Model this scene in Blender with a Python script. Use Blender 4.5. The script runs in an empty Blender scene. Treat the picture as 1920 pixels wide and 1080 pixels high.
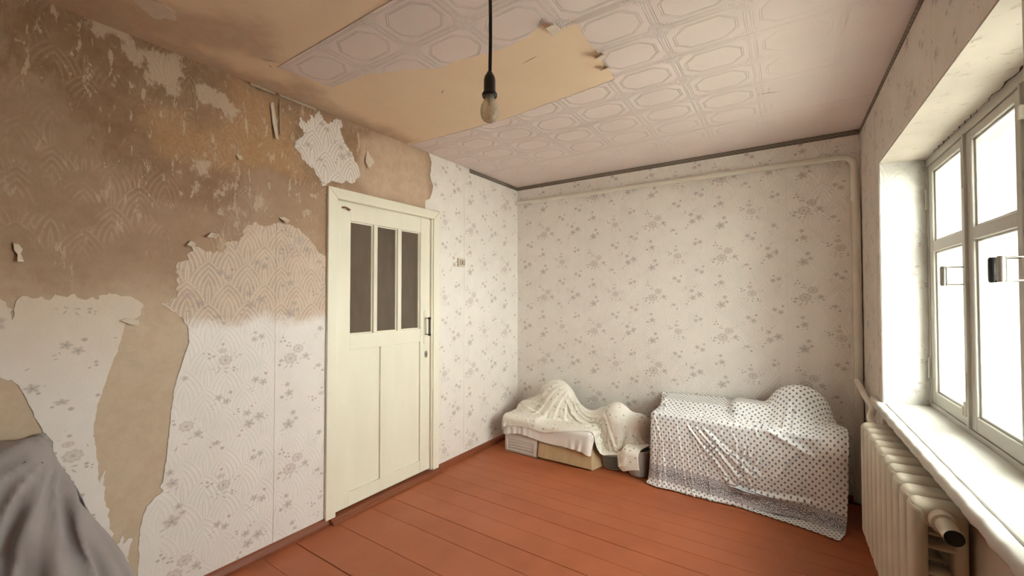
import bpy, bmesh, math, random
import numpy as np
from mathutils import Vector, Matrix
from mathutils.geometry import delaunay_2d_cdt
C = bpy.context.scene.collection
SC = bpy.context.scene
random.seed(7)
PI = math.pi

# ---------------------------------------------------------------- camera
cd = bpy.data.cameras.new('camera'); cam = bpy.data.objects.new('camera', cd); C.objects.link(cam)
cd.sensor_fit = 'HORIZONTAL'; cd.sensor_width = 36.0; cd.lens = 36.0 * 788 / 1920
cd.clip_start = 0.02
cam.location = (0, 0, 1.41)
cam.rotation_euler = (PI / 2 + math.radians(1.163), 0, math.radians(33.824))
SC.camera = cam

# ---------------------------------------------------------------- sky, daylight, exposure
W = bpy.data.worlds.new('overcast_sky'); SC.world = W; W.use_nodes = True
bg = W.node_tree.nodes['Background']
bg.inputs['Color'].default_value = (1.0, 0.985, 0.955, 1)
bg.inputs['Strength'].default_value = 4.5
sl = bpy.data.lights.new('daylight', 'SUN'); so = bpy.data.objects.new('daylight', sl); C.objects.link(so)
sl.energy = 30.0; sl.angle = math.radians(125); sl.color = (1.0, 0.962, 0.905)
so.location = (5, 1.5, 5)
so.rotation_euler = Vector((-1.0, 0.30, -0.20)).to_track_quat('-Z', 'Y').to_euler()
SC.view_settings.view_transform = 'Standard'; SC.view_settings.look = 'None'
SC.view_settings.gamma = 1.0; SC.view_settings.use_curve_mapping = False
SC.view_settings.exposure = 1.2
SC.cycles.max_bounces = 14; SC.cycles.diffuse_bounces = 8; SC.cycles.transparent_max_bounces = 24
SC.cycles.sample_clamp_indirect = 8.0
SC.cycles.use_denoising = True

# ---------------------------------------------------------------- helpers
XL, YB, ZC = -2.41, 3.70, 2.56                  # left wall, back wall, ceiling
RO = Vector((0.389, 3.70, 0.0)); RS = Vector((0.0215, -1, 0)).normalized(); RN = Vector((1, 0.0215, 0)).normalized()
def R(s, o, z):                                  # right wall frame: along the wall towards the camera, outwards, up
    return RO + RS * s + RN * o + Vector((0, 0, z))

def link(name, me, mat=None, parent=None):
    o = bpy.data.objects.new(name, me); C.objects.link(o)
    if mat is not None:
        for m in (mat if isinstance(mat, (list, tuple)) else [mat]): me.materials.append(m)
    if parent is not None: o.parent = parent
    return o
def empty(name, loc=(0, 0, 0)):
    o = bpy.data.objects.new(name, None); o.location = loc; o.empty_display_size = 0.05; C.objects.link(o); return o
def tag(o, label=None, cat=None, group=None, kind=None):
    for k, v in (('label', label), ('category', cat), ('group', group), ('kind', kind)):
        if v: o[k] = v
    return o
def origin_to(o, loc):                           # moves a mesh object's origin, geometry stays
    loc = Vector(loc); o.data.transform(Matrix.Translation(-loc)); o.location = loc; return o
def pydata(name, v, f, mat=None, parent=None, uv=None, attrs=None, smooth=False):
    me = bpy.data.meshes.new(name); me.from_pydata([tuple(p) for p in v], [], f); me.update()
    if uv is not None:
        l = me.uv_layers.new(name='UVMap'); idx = np.empty(len(me.loops), np.int32); me.loops.foreach_get('vertex_index', idx)
        l.data.foreach_set('uv', np.asarray(uv, np.float32)[idx].ravel())
    for k, a in (attrs or {}).items():
        at = me.attributes.new(k, 'FLOAT', 'POINT'); at.data.foreach_set('value', np.asarray(a, np.float32).ravel())
    if smooth: me.polygons.foreach_set('use_smooth', [True] * len(me.polygons))
    return link(name, me, mat, parent)
def finish(name, bm, mat, parent=None, smooth=False, mw=None):
    bmesh.ops.recalc_face_normals(bm, faces=bm.faces)
    me = bpy.data.meshes.new(name); bm.to_mesh(me); bm.free()
    if mw is not None: me.transform(mw)
    if smooth:
        me.polygons.foreach_set('use_smooth', [True] * len(me.polygons)); me.set_sharp_from_angle(angle=math.radians(38))
    return link(name, me, mat, parent)
def add_box(bm, lo, hi, bev=0.0, seg=2, fn=None):
    v = [bm.verts.new((x, y, z)) for x in (lo[0], hi[0]) for y in (lo[1], hi[1]) for z in (lo[2], hi[2])]
    fs = [bm.faces.new([v[i] for i in q]) for q in ((0, 1, 3, 2), (4, 6, 7, 5), (0, 4, 5, 1), (2, 3, 7, 6), (0, 2, 6, 4), (1, 5, 7, 3))]
    if fn:
        for q in v: q.co = fn(*q.co)
    if bev > 0:
        es = {e for f in fs for e in f.edges}
        bmesh.ops.bevel(bm, geom=list(es), offset=bev, segments=seg, affect='EDGES', profile=0.5)
def box(name, lo, hi, mat, parent=None, bev=0.0, seg=2, fn=None):
    bm = bmesh.new(); add_box(bm, lo, hi, bev, seg, fn); return finish(name, bm, mat, parent, smooth=bev > 0)
def rbox(name, s, o, z, mat, parent=None, bev=0.0, seg=2):
    bm = bmesh.new(); add_box(bm, (s[0], o[0], z[0]), (s[1], o[1], z[1]), bev, seg)
    for v in bm.verts: v.co = R(*v.co)
    return finish(name, bm, mat, parent, smooth=bev > 0)
def add_tube(bm, pts, r, n=14, caps=True):
    pts = [Vector(p) for p in pts]; rings = []
    prev = None
    for i, p in enumerate(pts):
        t = (pts[min(i + 1, len(pts) - 1)] - pts[max(i - 1, 0)]).normalized()
        if prev is None:
            a = t.orthogonal().normalized()
        else:
            a = (prev - t * prev.dot(t)).normalized()
        prev = a; b = t.cross(a)
        rr = r[i] if isinstance(r, (list, tuple)) else r
        rings.append([bm.verts.new(p + (a * math.cos(2 * PI * k / n) + b * math.sin(2 * PI * k / n)) * rr) for k in range(n)])
    for q0, q1 in zip(rings, rings[1:]):
        for k in range(n): bm.faces.new((q0[k], q0[(k + 1) % n], q1[(k + 1) % n], q1[k]))
    if caps: bm.faces.new(rings[0][::-1]); bm.faces.new(rings[-1])
def tube(name, pts, r, mat, parent=None, n=14, caps=True):
    bm = bmesh.new(); add_tube(bm, pts, r, n, caps); return finish(name, bm, mat, parent, smooth=True)
def bend(pts, r=0.05, k=6):                      # rounds the corners of a polyline
    pts = [Vector(p) for p in pts]; out = [pts[0]]
    for a, b, c in zip(pts, pts[1:], pts[2:]):
        p0 = b + (a - b).normalized() * min(r, (a - b).length * .49); p1 = b + (c - b).normalized() * min(r, (c - b).length * .49)
        for i in range(k + 1):
            t = i / k; out.append(p0 * (1 - t) ** 2 + b * 2 * t * (1 - t) + p1 * t * t)
    out.append(pts[-1]); return out
def add_lathe(bm, prof, n=32, c=(0, 0, 0), cap=False):
    c = Vector(c); rings = []
    for r, z in prof:
        if r < 1e-5: rings.append([bm.verts.new(c + Vector((0, 0, z)))])
        else: rings.append([bm.verts.new(c + Vector((r * math.cos(2 * PI * k / n), r * math.sin(2 * PI * k / n), z))) for k in range(n)])
    for a, b in zip(rings, rings[1:]):
        for k in range(n):
            q = []
            for p in (a[k % len(a)], a[(k + 1) % len(a)], b[(k + 1) % len(b)], b[k % len(b)]):
                if p not in q: q.append(p)
            if len(q) > 2: bm.faces.new(q)
def lathe(name, prof, mat, parent=None, n=32, c=(0, 0, 0)):
    bm = bmesh.new(); add_lathe(bm, prof, n, c); return finish(name, bm, mat, parent, smooth=True)

# ---------------------------------------------------------------- node helper
class N:
    def __init__(s, name, group=False):
        if group:
            s.t = bpy.data.node_groups.new(name, 'ShaderNodeTree')
        else:
            s.m = bpy.data.materials.new(name); s.m.use_nodes = True; s.t = s.m.node_tree; s.t.nodes.clear()
            s.out = s.t.nodes.new('ShaderNodeOutputMaterial')
    def put(s, sock, v):
        if hasattr(v, 'is_output'): s.t.links.new(v, sock)
        elif isinstance(v, (tuple, list)) and len(v) == 3 and sock.type == 'RGBA': sock.default_value = (*v, 1)
        else: sock.default_value = v
    def n(s, typ, out=0, props=None, **kw):
        nd = s.t.nodes.new('ShaderNode' + typ)
        for k, v in (props or {}).items(): setattr(nd, k, v)
        for k, v in kw.items():
            k = k.replace('_', ' ')
            s.put(nd.inputs[int(k[1:])] if k[0] == 'i' and k[1:].isdigit() else nd.inputs[k], v)
        return nd.outputs[out]
    def M(s, op, a, b=0.0, c=0.0): return s.n('Math', props={'operation': op}, i0=a, i1=b, i2=c)
    def ss(s, x, a, b): return s.n('MapRange', props={'interpolation_type': 'SMOOTHSTEP'}, i0=x, i1=a, i2=b, i3=0.0, i4=1.0)
    def lin(s, x, a, b, c=0.0, d=1.0): return s.n('MapRange', i0=x, i1=a, i2=b, i3=c, i4=d)
    def mix(s, f, a, b): return s.n('Mix', out=2, props={'data_type': 'RGBA'}, i0=f, i6=a, i7=b)
    def mul(s, f, a, b): return s.n('Mix', out=2, props={'data_type': 'RGBA', 'blend_type': 'MULTIPLY'}, i0=f, i6=a, i7=b)
    def noise(s, scale, detail=3.0, vec=None, rough=0.55, dist=0.0):
        kw = dict(Scale=scale, Detail=detail, Roughness=rough, Distortion=dist)
        if vec is not None: kw['Vector'] = vec
        return s.n('TexNoise', **kw)
    def attr(s, name): return s.n('Attribute', out=2, props={'attribute_name': name})
    def pos(s): return s.n('NewGeometry')
    def obj(s): return s.n('TexCoord', out=3)
    def uv(s): return s.n('TexCoord', out=2)
    def sep(s, v):
        nd = s.t.nodes.new('ShaderNodeSeparateXYZ'); s.t.links.new(v, nd.inputs[0]); return nd.outputs
    def comb(s, x, y, z=0.0): return s.n('CombineXYZ', X=x, Y=y, Z=z)
    def scale(s, v, k): return s.n('VectorMath', props={'operation': 'MULTIPLY'}, i0=v, i1=k)
    def bump(s, h, strength=0.3, dist=0.01, normal=None):
        kw = dict(Height=h, Strength=strength, Distance=dist)
        if normal is not None: kw['Normal'] = normal
        return s.n('Bump', **kw)
    def group(s, g, **kw):
        nd = s.t.nodes.new('ShaderNodeGroup'); nd.node_tree = g
        for k, v in kw.items(): s.put(nd.inputs[k], v)
        return nd.outputs[0]
    def done(s, color=(.8, .8, .8), rough=0.6, normal=None, **kw):
        b = s.t.nodes.new('ShaderNodeBsdfPrincipled')
        s.put(b.inputs['Base Color'], color); s.put(b.inputs['Roughness'], rough)
        if normal is not None: s.put(b.inputs['Normal'], normal)
        for k, v in kw.items(): s.put(b.inputs[k.replace('_', ' ')], v)
        s.t.links.new(b.outputs[0], s.out.inputs[0]); return s.m

def new_group(name, ins):
    g = N(name, True)
    for i in ins: g.t.interface.new_socket(i, in_out='INPUT', socket_type='NodeSocketFloat')
    g.t.interface.new_socket('h', in_out='OUTPUT', socket_type='NodeSocketFloat')
    gi = g.t.nodes.new('NodeGroupInput'); go = g.t.nodes.new('NodeGroupOutput')
    return g, gi.outputs, go.inputs[0]

# pressed relief of the wallpaper: rows of pointed arches, each of nested lines that run down as stripes
g, gi, go = new_group('arch_relief', ('u', 'v'))
AW, AR, AH = 0.178, 0.105, 0.062
row = g.M('FLOOR', g.M('DIVIDE', gi[1], AR))
hs = None
for k in (0, 1, 2):
    rk = g.M('SUBTRACT', row, float(k))
    vv = g.M('SUBTRACT', gi[1], g.M('MULTIPLY', rk, AR))
    off = g.M('MULTIPLY', g.M('MODULO', g.M('ADD', rk, 100.0), 2.0), 0.5)
    uu = g.M('MULTIPLY', g.M('ABSOLUTE', g.M('SUBTRACT', g.M('FRACT', g.M('ADD', g.M('DIVIDE', gi[0], AW), off)), 0.5)), AW)
    dv = g.M('MAXIMUM', g.M('SUBTRACT', vv, AH), 0.0)
    a = AW * 0.62
    ua = g.M('ADD', uu, a)
    rad = g.M('SQRT', g.M('ADD', g.M('MULTIPLY', ua, ua), g.M('MULTIPLY', dv, dv)))
    t = g.M('DIVIDE', g.M('SUBTRACT', rad, a), AW / 2)
    h = g.M('MULTIPLY_ADD', g.M('COSINE', g.M('MULTIPLY', g.M('SUBTRACT', t, 0.93), 2 * PI * 4.6)), 0.5, 0.5)
    h = g.M('POWER', h, 2.0)
    if hs is None: hs = h
    else: hs = g.M('MULTIPLY_ADD', g.M('LESS_THAN', t, 1.0), g.M('SUBTRACT', h, hs), hs)
g.t.links.new(hs, go); ARCH = g.t

# pressed relief of the ceiling paper: long octagons in a grid of double lines with scrollwork at the crossings
g, gi, go = new_group('tile_relief', ('u', 'v'))
fx = g.M('SUBTRACT', g.M('FRACT', g.M('DIVIDE', g.M('ADD', gi[0], 0.144), 0.33)), 0.5)
fy = g.M('SUBTRACT', g.M('FRACT', g.M('DIVIDE', g.M('SUBTRACT', gi[1], 1.08), 0.252)), 0.5)
ax = g.M('MULTIPLY', g.M('ABSOLUTE', fx), 0.33); ay = g.M('MULTIPLY', g.M('ABSOLUTE', fy), 0.252)
oc = g.M('MAXIMUM', g.M('MAXIMUM', g.M('SUBTRACT', ax, 0.117), g.M('SUBTRACT', ay, 0.083)), g.M('MULTIPLY', g.M('SUBTRACT', g.M('ADD', ax, ay), 0.150), 0.707))
def pulse(d, w): return g.M('SUBTRACT', 1.0, g.ss(g.M('ABSOLUTE', d), w * 0.3, w))
ln = g.M('MAXIMUM', pulse(oc, 0.0030), g.M('MULTIPLY', pulse(g.M('SUBTRACT', oc, 0.009), 0.003), 0.6))
ed = g.M('MINIMUM', g.M('SUBTRACT', 0.165, ax), g.M('SUBTRACT', 0.126, ay))
ln2 = g.M('MAXIMUM', pulse(g.M('SUBTRACT', ed, 0.007), 0.003), pulse(g.M('SUBTRACT', ed, 0.016), 0.003))
cor = g.M('SUBTRACT', 1.0, g.ss(g.M('ADD', g.M('MULTIPLY', g.M('SUBTRACT', 0.165, ax), 0.8), g.M('SUBTRACT', 0.126, ay)), 0.045, 0.085))
pv = g.comb(g.M('ABSOLUTE', g.M('MULTIPLY', fx, 0.33)), g.M('ABSOLUTE', g.M('MULTIPLY', fy, 0.252)))
nz = g.n('TexNoise', Vector=pv, Scale=26.0, Detail=1.0)
sw = g.M('MULTIPLY_ADD', g.M('SINE', g.M('MULTIPLY', nz, 60.0)), 0.5, 0.5)
mask = g.M('MULTIPLY', cor, g.ss(oc, 0.004, 0.012))
hh = g.M('MAXIMUM', g.M('MAXIMUM', ln, g.M('MULTIPLY', ln2, 0.6)), g.M('MULTIPLY', g.M('MULTIPLY', sw, mask), 0.5))
g.t.links.new(hh, go); TILE = g.t

# ---------------------------------------------------------------- materials
def paper_mat(name, stain=None, base=(.83, .785, .76), press=.55):
    n = N(name); u = n.sep(n.uv()); P = n.pos()
    h = n.group(ARCH, u=u[0], v=u[1])
    big = n.noise(1.7, 2, P); mid = n.noise(9, 4, P); fine = n.noise(160, 2, P)
    col = n.mix(n.ss(mid, .35, .75), base, tuple(c * .95 for c in base))
    spark = n.ss(n.noise(420, 0, P), .74, .80)
    relief = n.M('MULTIPLY', h, n.ss(big, .25, .6))
    dirty = None
    if stain:
        col, dirty, keep = stain(n, P, col, h); relief = n.M('MULTIPLY', relief, keep)
    ink = n.mix(n.attr('rose'), (.34, .275, .25), (.46, .36, .345))
    col = n.mix(n.M('MULTIPLY', n.attr('ink'), n.lin(fine, .3, .7, .7, 1.0)), col, ink)
    if dirty is not None: relief = n.M('MULTIPLY', relief, n.lin(dirty, 0, 1, 1.0, 1.7))
    b = n.bump(relief, press, .0022)
    b = n.bump(fine, .18, .001, b)
    return n.done(col, n.lin(spark, 0, 1, .62, .3), b)

def stain_left(n, P, col, h):
    p = n.sep(P); nz = n.noise(5.5, 5, P, .65)
    z = n.M('MULTIPLY_ADD', n.M('SUBTRACT', nz, .5), .26, p[2])
    low = n.ss(p[1], .62, .72)
    s = n.M('MAXIMUM', n.M('MULTIPLY', low, n.ss(z, 1.235, 1.345)), n.M('MULTIPLY', n.M('SUBTRACT', 1.0, low), n.ss(z, .86, 1.42)))
    s = n.M('MULTIPLY', s, n.M('SUBTRACT', 1.0, n.ss(p[2], 2.0, 2.12)))
    sc = n.mix(n.ss(n.noise(13, 5, P, .7), .35, .65), (.60, .455, .35), (.49, .36, .265))
    sc = n.mix(n.M('MULTIPLY', h, n.lin(low, 0, 1, .12, .75)), sc, (.70, .59, .49))  # arch ridges lightened in the colour, as grazing light would show them
    sc = n.mix(n.M('MULTIPLY', n.M('SUBTRACT', 1.0, low), .8), sc, (.735, .625, .515))
    scrap = n.ss(p[2], 2.0, 2.1)
    col = n.mix(n.M('MULTIPLY', scrap, n.M('MULTIPLY', n.M('SUBTRACT', 1.0, h), .55)), col, (.52, .42, .34))  # valleys of the relief darkened in the colour, painted shade on the scrap
    return n.mix(n.M('MULTIPLY', s, .92), col, sc), n.M('MULTIPLY', s, low), n.lin(low, 0, 1, .22, 1.0)
PAPER_L = paper_mat('floral_paper_left', stain_left, press=.42)
PAPER = paper_mat('floral_paper', base=(.85, .81, .765), press=.85)
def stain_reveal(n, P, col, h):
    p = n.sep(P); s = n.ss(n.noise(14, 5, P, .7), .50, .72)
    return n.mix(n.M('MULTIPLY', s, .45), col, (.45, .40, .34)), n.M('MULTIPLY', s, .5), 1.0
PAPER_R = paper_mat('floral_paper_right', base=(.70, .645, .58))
PAPER_V = paper_mat('floral_paper_reveal', stain_reveal, base=(.62, .60, .565))  # same wallpaper, base darkened to offset the strong window light on the cheek

def plaster_left():
    n = N('bare_plaster_left'); P = n.pos(); p = n.sep(P); u = n.sep(n.uv())
    h = n.group(ARCH, u=u[0], v=u[1])
    n1 = n.noise(4.5, 6, P, .62); n2 = n.noise(16, 6, P, .68); n3 = n.noise(60, 4, P, .65); st = n.noise(10, 6, n.scale(P, (1, 3.0, .8)), .72)
    sm = n.noise(27, 5, n.scale(P, (1, 1, .6)), .7)
    def edge(att, amp1, amp2, soft, amp3=0.0):
        v = n.M('MULTIPLY_ADD', n.M('SUBTRACT', n1, .5), amp1, n.attr(att))
        v = n.M('MULTIPLY_ADD', n.M('SUBTRACT', n2, .5), amp2, v)
        if amp3: v = n.M('MULTIPLY_ADD', n.M('SUBTRACT', st, .5), amp3, v)
        return n.ss(v, -soft, soft)
    zz = n.M('MULTIPLY_ADD', n.M('SUBTRACT', n1, .5), .35, p[2])
    col = n.mix(n.ss(zz, 1.20, 1.62), (.62, .50, .375), (.425, .295, .20))
    col = n.mix(n.M('MULTIPLY', n.ss(n2, .35, .7), .5), col, n.mul(1.0, col, (.80, .75, .70)))
    ghost = n.M('MULTIPLY', n.M('MULTIPLY', h, n.ss(n1, .47, .60)), n.ss(p[2], 1.5, 1.7))
    col = n.mix(n.M('MULTIPLY', ghost, .28), col, (.66, .53, .41))
    film = n.M('MULTIPLY', n.ss(st, .565, .595), n.ss(n1, .49, .58))
    up = n.ss(p[2], 1.35, 1.6)
    col = n.mix(n.M('MULTIPLY', n.M('MULTIPLY', film, up), .5), col, (.68, .55, .42))
    damp = edge('damp', .30, .14, .035, .30)
    dcol = n.mix(n.ss(n2, .3, .7), (.265, .158, .086), (.37, .235, .142))
    org = edge('orange', .28, .10, .06)
    dcol = n.mix(n.M('MULTIPLY', org, .8), dcol, n.mix(n.ss(n3, .35, .65), (.46, .265, .125), (.53, .335, .18)))
    bits = n.M('MAXIMUM', n.M('MULTIPLY', n.ss(st, .585, .605), .75), n.M('MULTIPLY', n.M('MULTIPLY', n.ss(sm, .60, .625), n.ss(n1, .42, .55)), .8))
    dcol = n.mix(bits, dcol, (.68, .54, .40))
    dcol = n.mix(n.M('MULTIPLY', ghost, .35), dcol, (.58, .43, .30))
    col = n.mix(n.M('MULTIPLY', damp, .93), col, dcol)
    ab = edge('above', .10, .06, .05)
    col = n.mix(n.M('MULTIPLY', ab, .85), col, n.mix(n.ss(n2, .35, .65), (.66, .505, .375), (.58, .42, .30)))
    pale = edge('pale', .10, .16, .010, .10)
    col = n.mix(n.M('MULTIPLY', pale, .8), col, n.mix(n.M('MULTIPLY', h, .22), (.62, .49, .37), (.70, .58, .46)))
    hgt = n.M('ADD', n.M('MULTIPLY', pale, .8), n.M('MULTIPLY', n.M('MULTIPLY', film, up), .4))
    hgt = n.M('ADD', hgt, n.M('MULTIPLY', n.M('MULTIPLY', bits, damp), .7))
    hgt = n.M('ADD', hgt, n.M('MULTIPLY', n2, n.lin(up, 0, 1, .15, .6)))
    hgt = n.M('ADD', hgt, n.M('MULTIPLY', ghost, .28))
    b = n.bump(hgt, .7, .004); b = n.bump(n3, .3, .0018, b)
    return n.done(col, .85, b)
PLASTER_L = plaster_left()

def flat(name, color, rough=.6, amp=.08, scale=12, bump=0.0, bscale=40, **kw):
    n = N(name); P = n.pos(); z = n.noise(scale, 4, P)
    col = n.mix(z, tuple(max(c * (1 - amp), 0) for c in color), tuple(min(c * (1 + amp), 1) for c in color))
    nm = n.bump(n.noise(bscale, 4, P), bump, .002) if bump else None
    return n.done(col, rough, nm, **kw)
PLASTER = flat('wall_plaster', (.60, .54, .46), .85, .1, 8, .3)
UNDER = flat('lower_wall_paint', (.60, .52, .43), .75, .06, 6, .1)

def ceiling_board():
    n = N('ceiling_board'); P = n.pos(); n1 = n.noise(3.5, 6, P, .65); n2 = n.noise(18, 5, P, .65)
    d = n.ss(n.M('MULTIPLY_ADD', n.M('SUBTRACT', n1, .5), .3, n.attr('dirt')), -.06, .08)
    col = n.mix(n.ss(n1, .3, .7), (.84, .665, .485), (.80, .63, .455))
    col = n.mix(n.M('MULTIPLY', d, n.lin(n2, .3, .7, .55, 1.0)), col, n.mix(n.ss(n2, .35, .65), (.48, .33, .215), (.62, .47, .345)))
    return n.done(col, .8, n.bump(n2, .2, .002))
BOARD = ceiling_board()
def ceiling_paper():
    n = N('ceiling_paper'); P = n.pos(); u = n.sep(n.uv()); h = n.group(TILE, u=u[0], v=u[1])
    k = n.M('MULTIPLY', n.lin(n.noise(2.0, 2, P), .3, .65, .8, 1.0), n.M('SUBTRACT', 1.0, n.M('MAXIMUM', n.M('MULTIPLY', n.ss(u[0], -.45, .05), .85), n.M('MULTIPLY', n.ss(u[1], 2.4, 3.3), .7))))
    col = n.mix(n.ss(n.noise(3, 4, P), .3, .7), (.81, .705, .675), (.77, .67, .64))
    col = n.mix(n.M('MULTIPLY', n.M('MULTIPLY', h, k), .35), col, (.90, .85, .83))  # highlight on the raised lines painted into the colour
    b = n.bump(n.M('MULTIPLY', h, k), 1.0, .006); b = n.bump(n.noise(120, 2, P), .15, .001, b)
    return n.done(col, .7, b)
CPAPER = ceiling_paper()
FLAKE = flat('torn_paper', (.68, .59, .49), .75, .12, 40)
FLAKE_D = flat('torn_paper_brown', (.42, .30, .20), .8, .2, 30)

def border_mat():
    n = N('printed_border'); u = n.sep(n.uv()); v = u[1]
    f = n.M('FRACT', n.M('DIVIDE', u[0], .034)); a = n.M('ABSOLUTE', n.M('SUBTRACT', f, .5))
    w = n.M('ABSOLUTE', n.M('SUBTRACT', n.M('ABSOLUTE', n.M('SUBTRACT', v, .5)), n.M('MULTIPLY', a, .55)))
    leaf = n.M('SUBTRACT', 1.0, n.ss(w, .05, .12))
    rim = n.M('GREATER_THAN', n.M('ABSOLUTE', n.M('SUBTRACT', v, .5)), .40)
    col = n.mix(leaf, (.135, .11, .085), (.30, .26, .21)); col = n.mix(rim, col, (.115, .095, .075))
    return n.done(col, .7, n.bump(leaf, .3, .001))
BORDER = border_mat()

def door_paint():
    n = N('cream_door_paint'); P = n.pos(); z = n.noise(7, 5, n.scale(P, (1, 1, .25))); w = n.noise(38, 6, P, .7)
    col = n.mix(n.ss(z, .3, .7), (.86, .835, .71), (.82, .795, .67))
    col = n.mix(n.M('MULTIPLY', n.ss(w, .66, .74), .5), col, (.48, .40, .27))
    return n.done(col, n.lin(z, .3, .7, .38, .5), n.bump(n.noise(26, 4, n.scale(P, (1, 1, .12))), .12, .002))
DOOR = door_paint()
def white_paint(name, base, wear, amt, rough=.45):
    n = N(name); P = n.pos(); z = n.noise(6, 5, P); w = n.noise(22, 7, P, .72)
    col = n.mix(n.ss(z, .3, .7), base, tuple(c * .93 for c in base))
    d = n.ss(w, amt, amt + .06)
    col = n.mix(n.M('MULTIPLY', d, .7), col, wear)
    b = n.bump(n.M('MULTIPLY', d, -1.0), .35, .002); b = n.bump(n.noise(70, 3, P), .12, .001, b)
    return n.done(col, rough, b)
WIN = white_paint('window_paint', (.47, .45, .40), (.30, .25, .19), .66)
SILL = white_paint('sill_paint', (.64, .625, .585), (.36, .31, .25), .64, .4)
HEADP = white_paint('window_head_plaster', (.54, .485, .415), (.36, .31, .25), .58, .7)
PIPE = white_paint('pipe_paint', (.76, .72, .63), (.50, .42, .32), .72, .45)
RAD = white_paint('radiator_paint', (.63, .58, .475), (.42, .34, .25), .66, .45)

def floor_mat():
    n = N('brown_floor_paint'); P = n.pos(); rnd = n.n('ObjectInfo', out=5)
    g = n.noise(5, 5, n.scale(P, (.5, 5, 1))); w = n.noise(2.6, 4, P); s = n.noise(30, 6, n.scale(P, (1, 2.2, 1)), .75); f = n.noise(90, 4, P, .7)
    col = n.mix(n.ss(w, .3, .7), (.42, .118, .044), (.365, .10, .038))
    col = n.mix(n.lin(rnd, 0, 1, 0.0, .35), col, (.47, .15, .06))
    col = n.mix(n.M('MULTIPLY', n.ss(s, .66, .74), .30), col, (.46, .20, .11))
    col = n.mix(n.M('MULTIPLY', n.ss(f, .76, .80), .75), col, (.62, .40, .28))
    b = n.bump(g, .10, .003); b = n.bump(f, .08, .001, b)
    return n.done(col, n.lin(w, .3, .7, .40, .54), b)
FLOOR = floor_mat()
BASEB = flat('brown_skirting_paint', (.235, .066, .028), .42, .18, 14, .15)
GAP = flat('dark_joint', (.035, .014, .008), .9)
BLACK = flat('black_bakelite', (.012, .011, .010), .32, .2)
CORD = flat('black_cord', (.014, .013, .012), .6, .2)
DARKM = flat('dark_worn_metal', (.10, .085, .07), .45, .3, 60, .2, Metallic=.6)
RUST = flat('rusty_metal', (.20, .075, .035), .6, .3, 80, .2)
STEEL = flat('dull_steel', (.42, .40, .37), .35, .15, 50, Metallic=.9)
HOLE = flat('hollow_dark', (.012, .010, .009), .8)
SWITCH = flat('old_switch_plastic', (.66, .60, .49), .4, .05)
SWITCHD = flat('switch_rocker_plastic', (.40, .35, .28), .4, .05)

def glass(name, dust, tint=(.96, .98, .97), dcol=(.85, .86, .82)):
    n = N(name); P = n.pos()
    tr = n.t.nodes.new('ShaderNodeBsdfTransparent'); tr.inputs[0].default_value = (*tint, 1)
    gl = n.t.nodes.new('ShaderNodeBsdfGlossy'); gl.inputs['Roughness'].default_value = .02
    lw = n.M('MULTIPLY_ADD', n.M('POWER', n.n('LayerWeight', out=1, Blend=.5), 5.0), .96, .04)   # Schlick, the same from both sides
    m1 = n.t.nodes.new('ShaderNodeMixShader'); n.put(m1.inputs[0], lw); n.t.links.new(tr.outputs[0], m1.inputs[1]); n.t.links.new(gl.outputs[0], m1.inputs[2])
    df = n.t.nodes.new('ShaderNodeBsdfDiffuse'); df.inputs[0].default_value = (*dcol, 1)
    tl = n.t.nodes.new('ShaderNodeBsdfTranslucent'); tl.inputs[0].default_value = (*dcol, 1)
    m2 = n.t.nodes.new('ShaderNodeMixShader'); m2.inputs[0].default_value = .5; n.t.links.new(df.outputs[0], m2.inputs[1]); n.t.links.new(tl.outputs[0], m2.inputs[2])
    m3 = n.t.nodes.new('ShaderNodeMixShader')
    d = n.M('MULTIPLY', n.lin(n.noise(7, 5, n.scale(P, (1, 1.6, .5)), .65), .3, .7, .5, 1.5), dust)
    n.put(m3.inputs[0], d); n.t.links.new(m1.outputs[0], m3.inputs[1]); n.t.links.new(m2.outputs[0], m3.inputs[2])
    n.t.links.new(m3.outputs[0], n.out.inputs[0]); return n.m
GLASS = glass('dusty_window_glass', .10)
DGLASS = glass('door_glass', .10, dcol=(.55, .48, .40))
def bulb_mat():
    n = N('bulb_glass'); P = n.pos()
    tr = n.t.nodes.new('ShaderNodeBsdfTransparent'); tr.inputs[0].default_value = (.86, .82, .74, 1)
    gl = n.t.nodes.new('ShaderNodeBsdfGlossy'); gl.inputs['Roughness'].default_value = .04
    lw = n.t.nodes.new('ShaderNodeLayerWeight'); lw.inputs[0].default_value = .12
    m = n.t.nodes.new('ShaderNodeMixShader'); n.t.links.new(lw.outputs[0], m.inputs[0]); n.t.links.new(tr.outputs[0], m.inputs[1]); n.t.links.new(gl.outputs[0], m.inputs[2])
    df = n.t.nodes.new('ShaderNodeBsdfDiffuse'); df.inputs[0].default_value = (.74, .66, .54, 1)
    m2 = n.t.nodes.new('ShaderNodeMixShader'); n.put(m2.inputs[0], n.lin(n.noise(60, 4, P), .3, .7, .26, .46)); n.t.links.new(m.outputs[0], m2.inputs[1]); n.t.links.new(df.outputs[0], m2.inputs[2])
    n.t.links.new(m2.outputs[0], n.out.inputs[0]); return n.m
BULB = bulb_mat()

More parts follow.
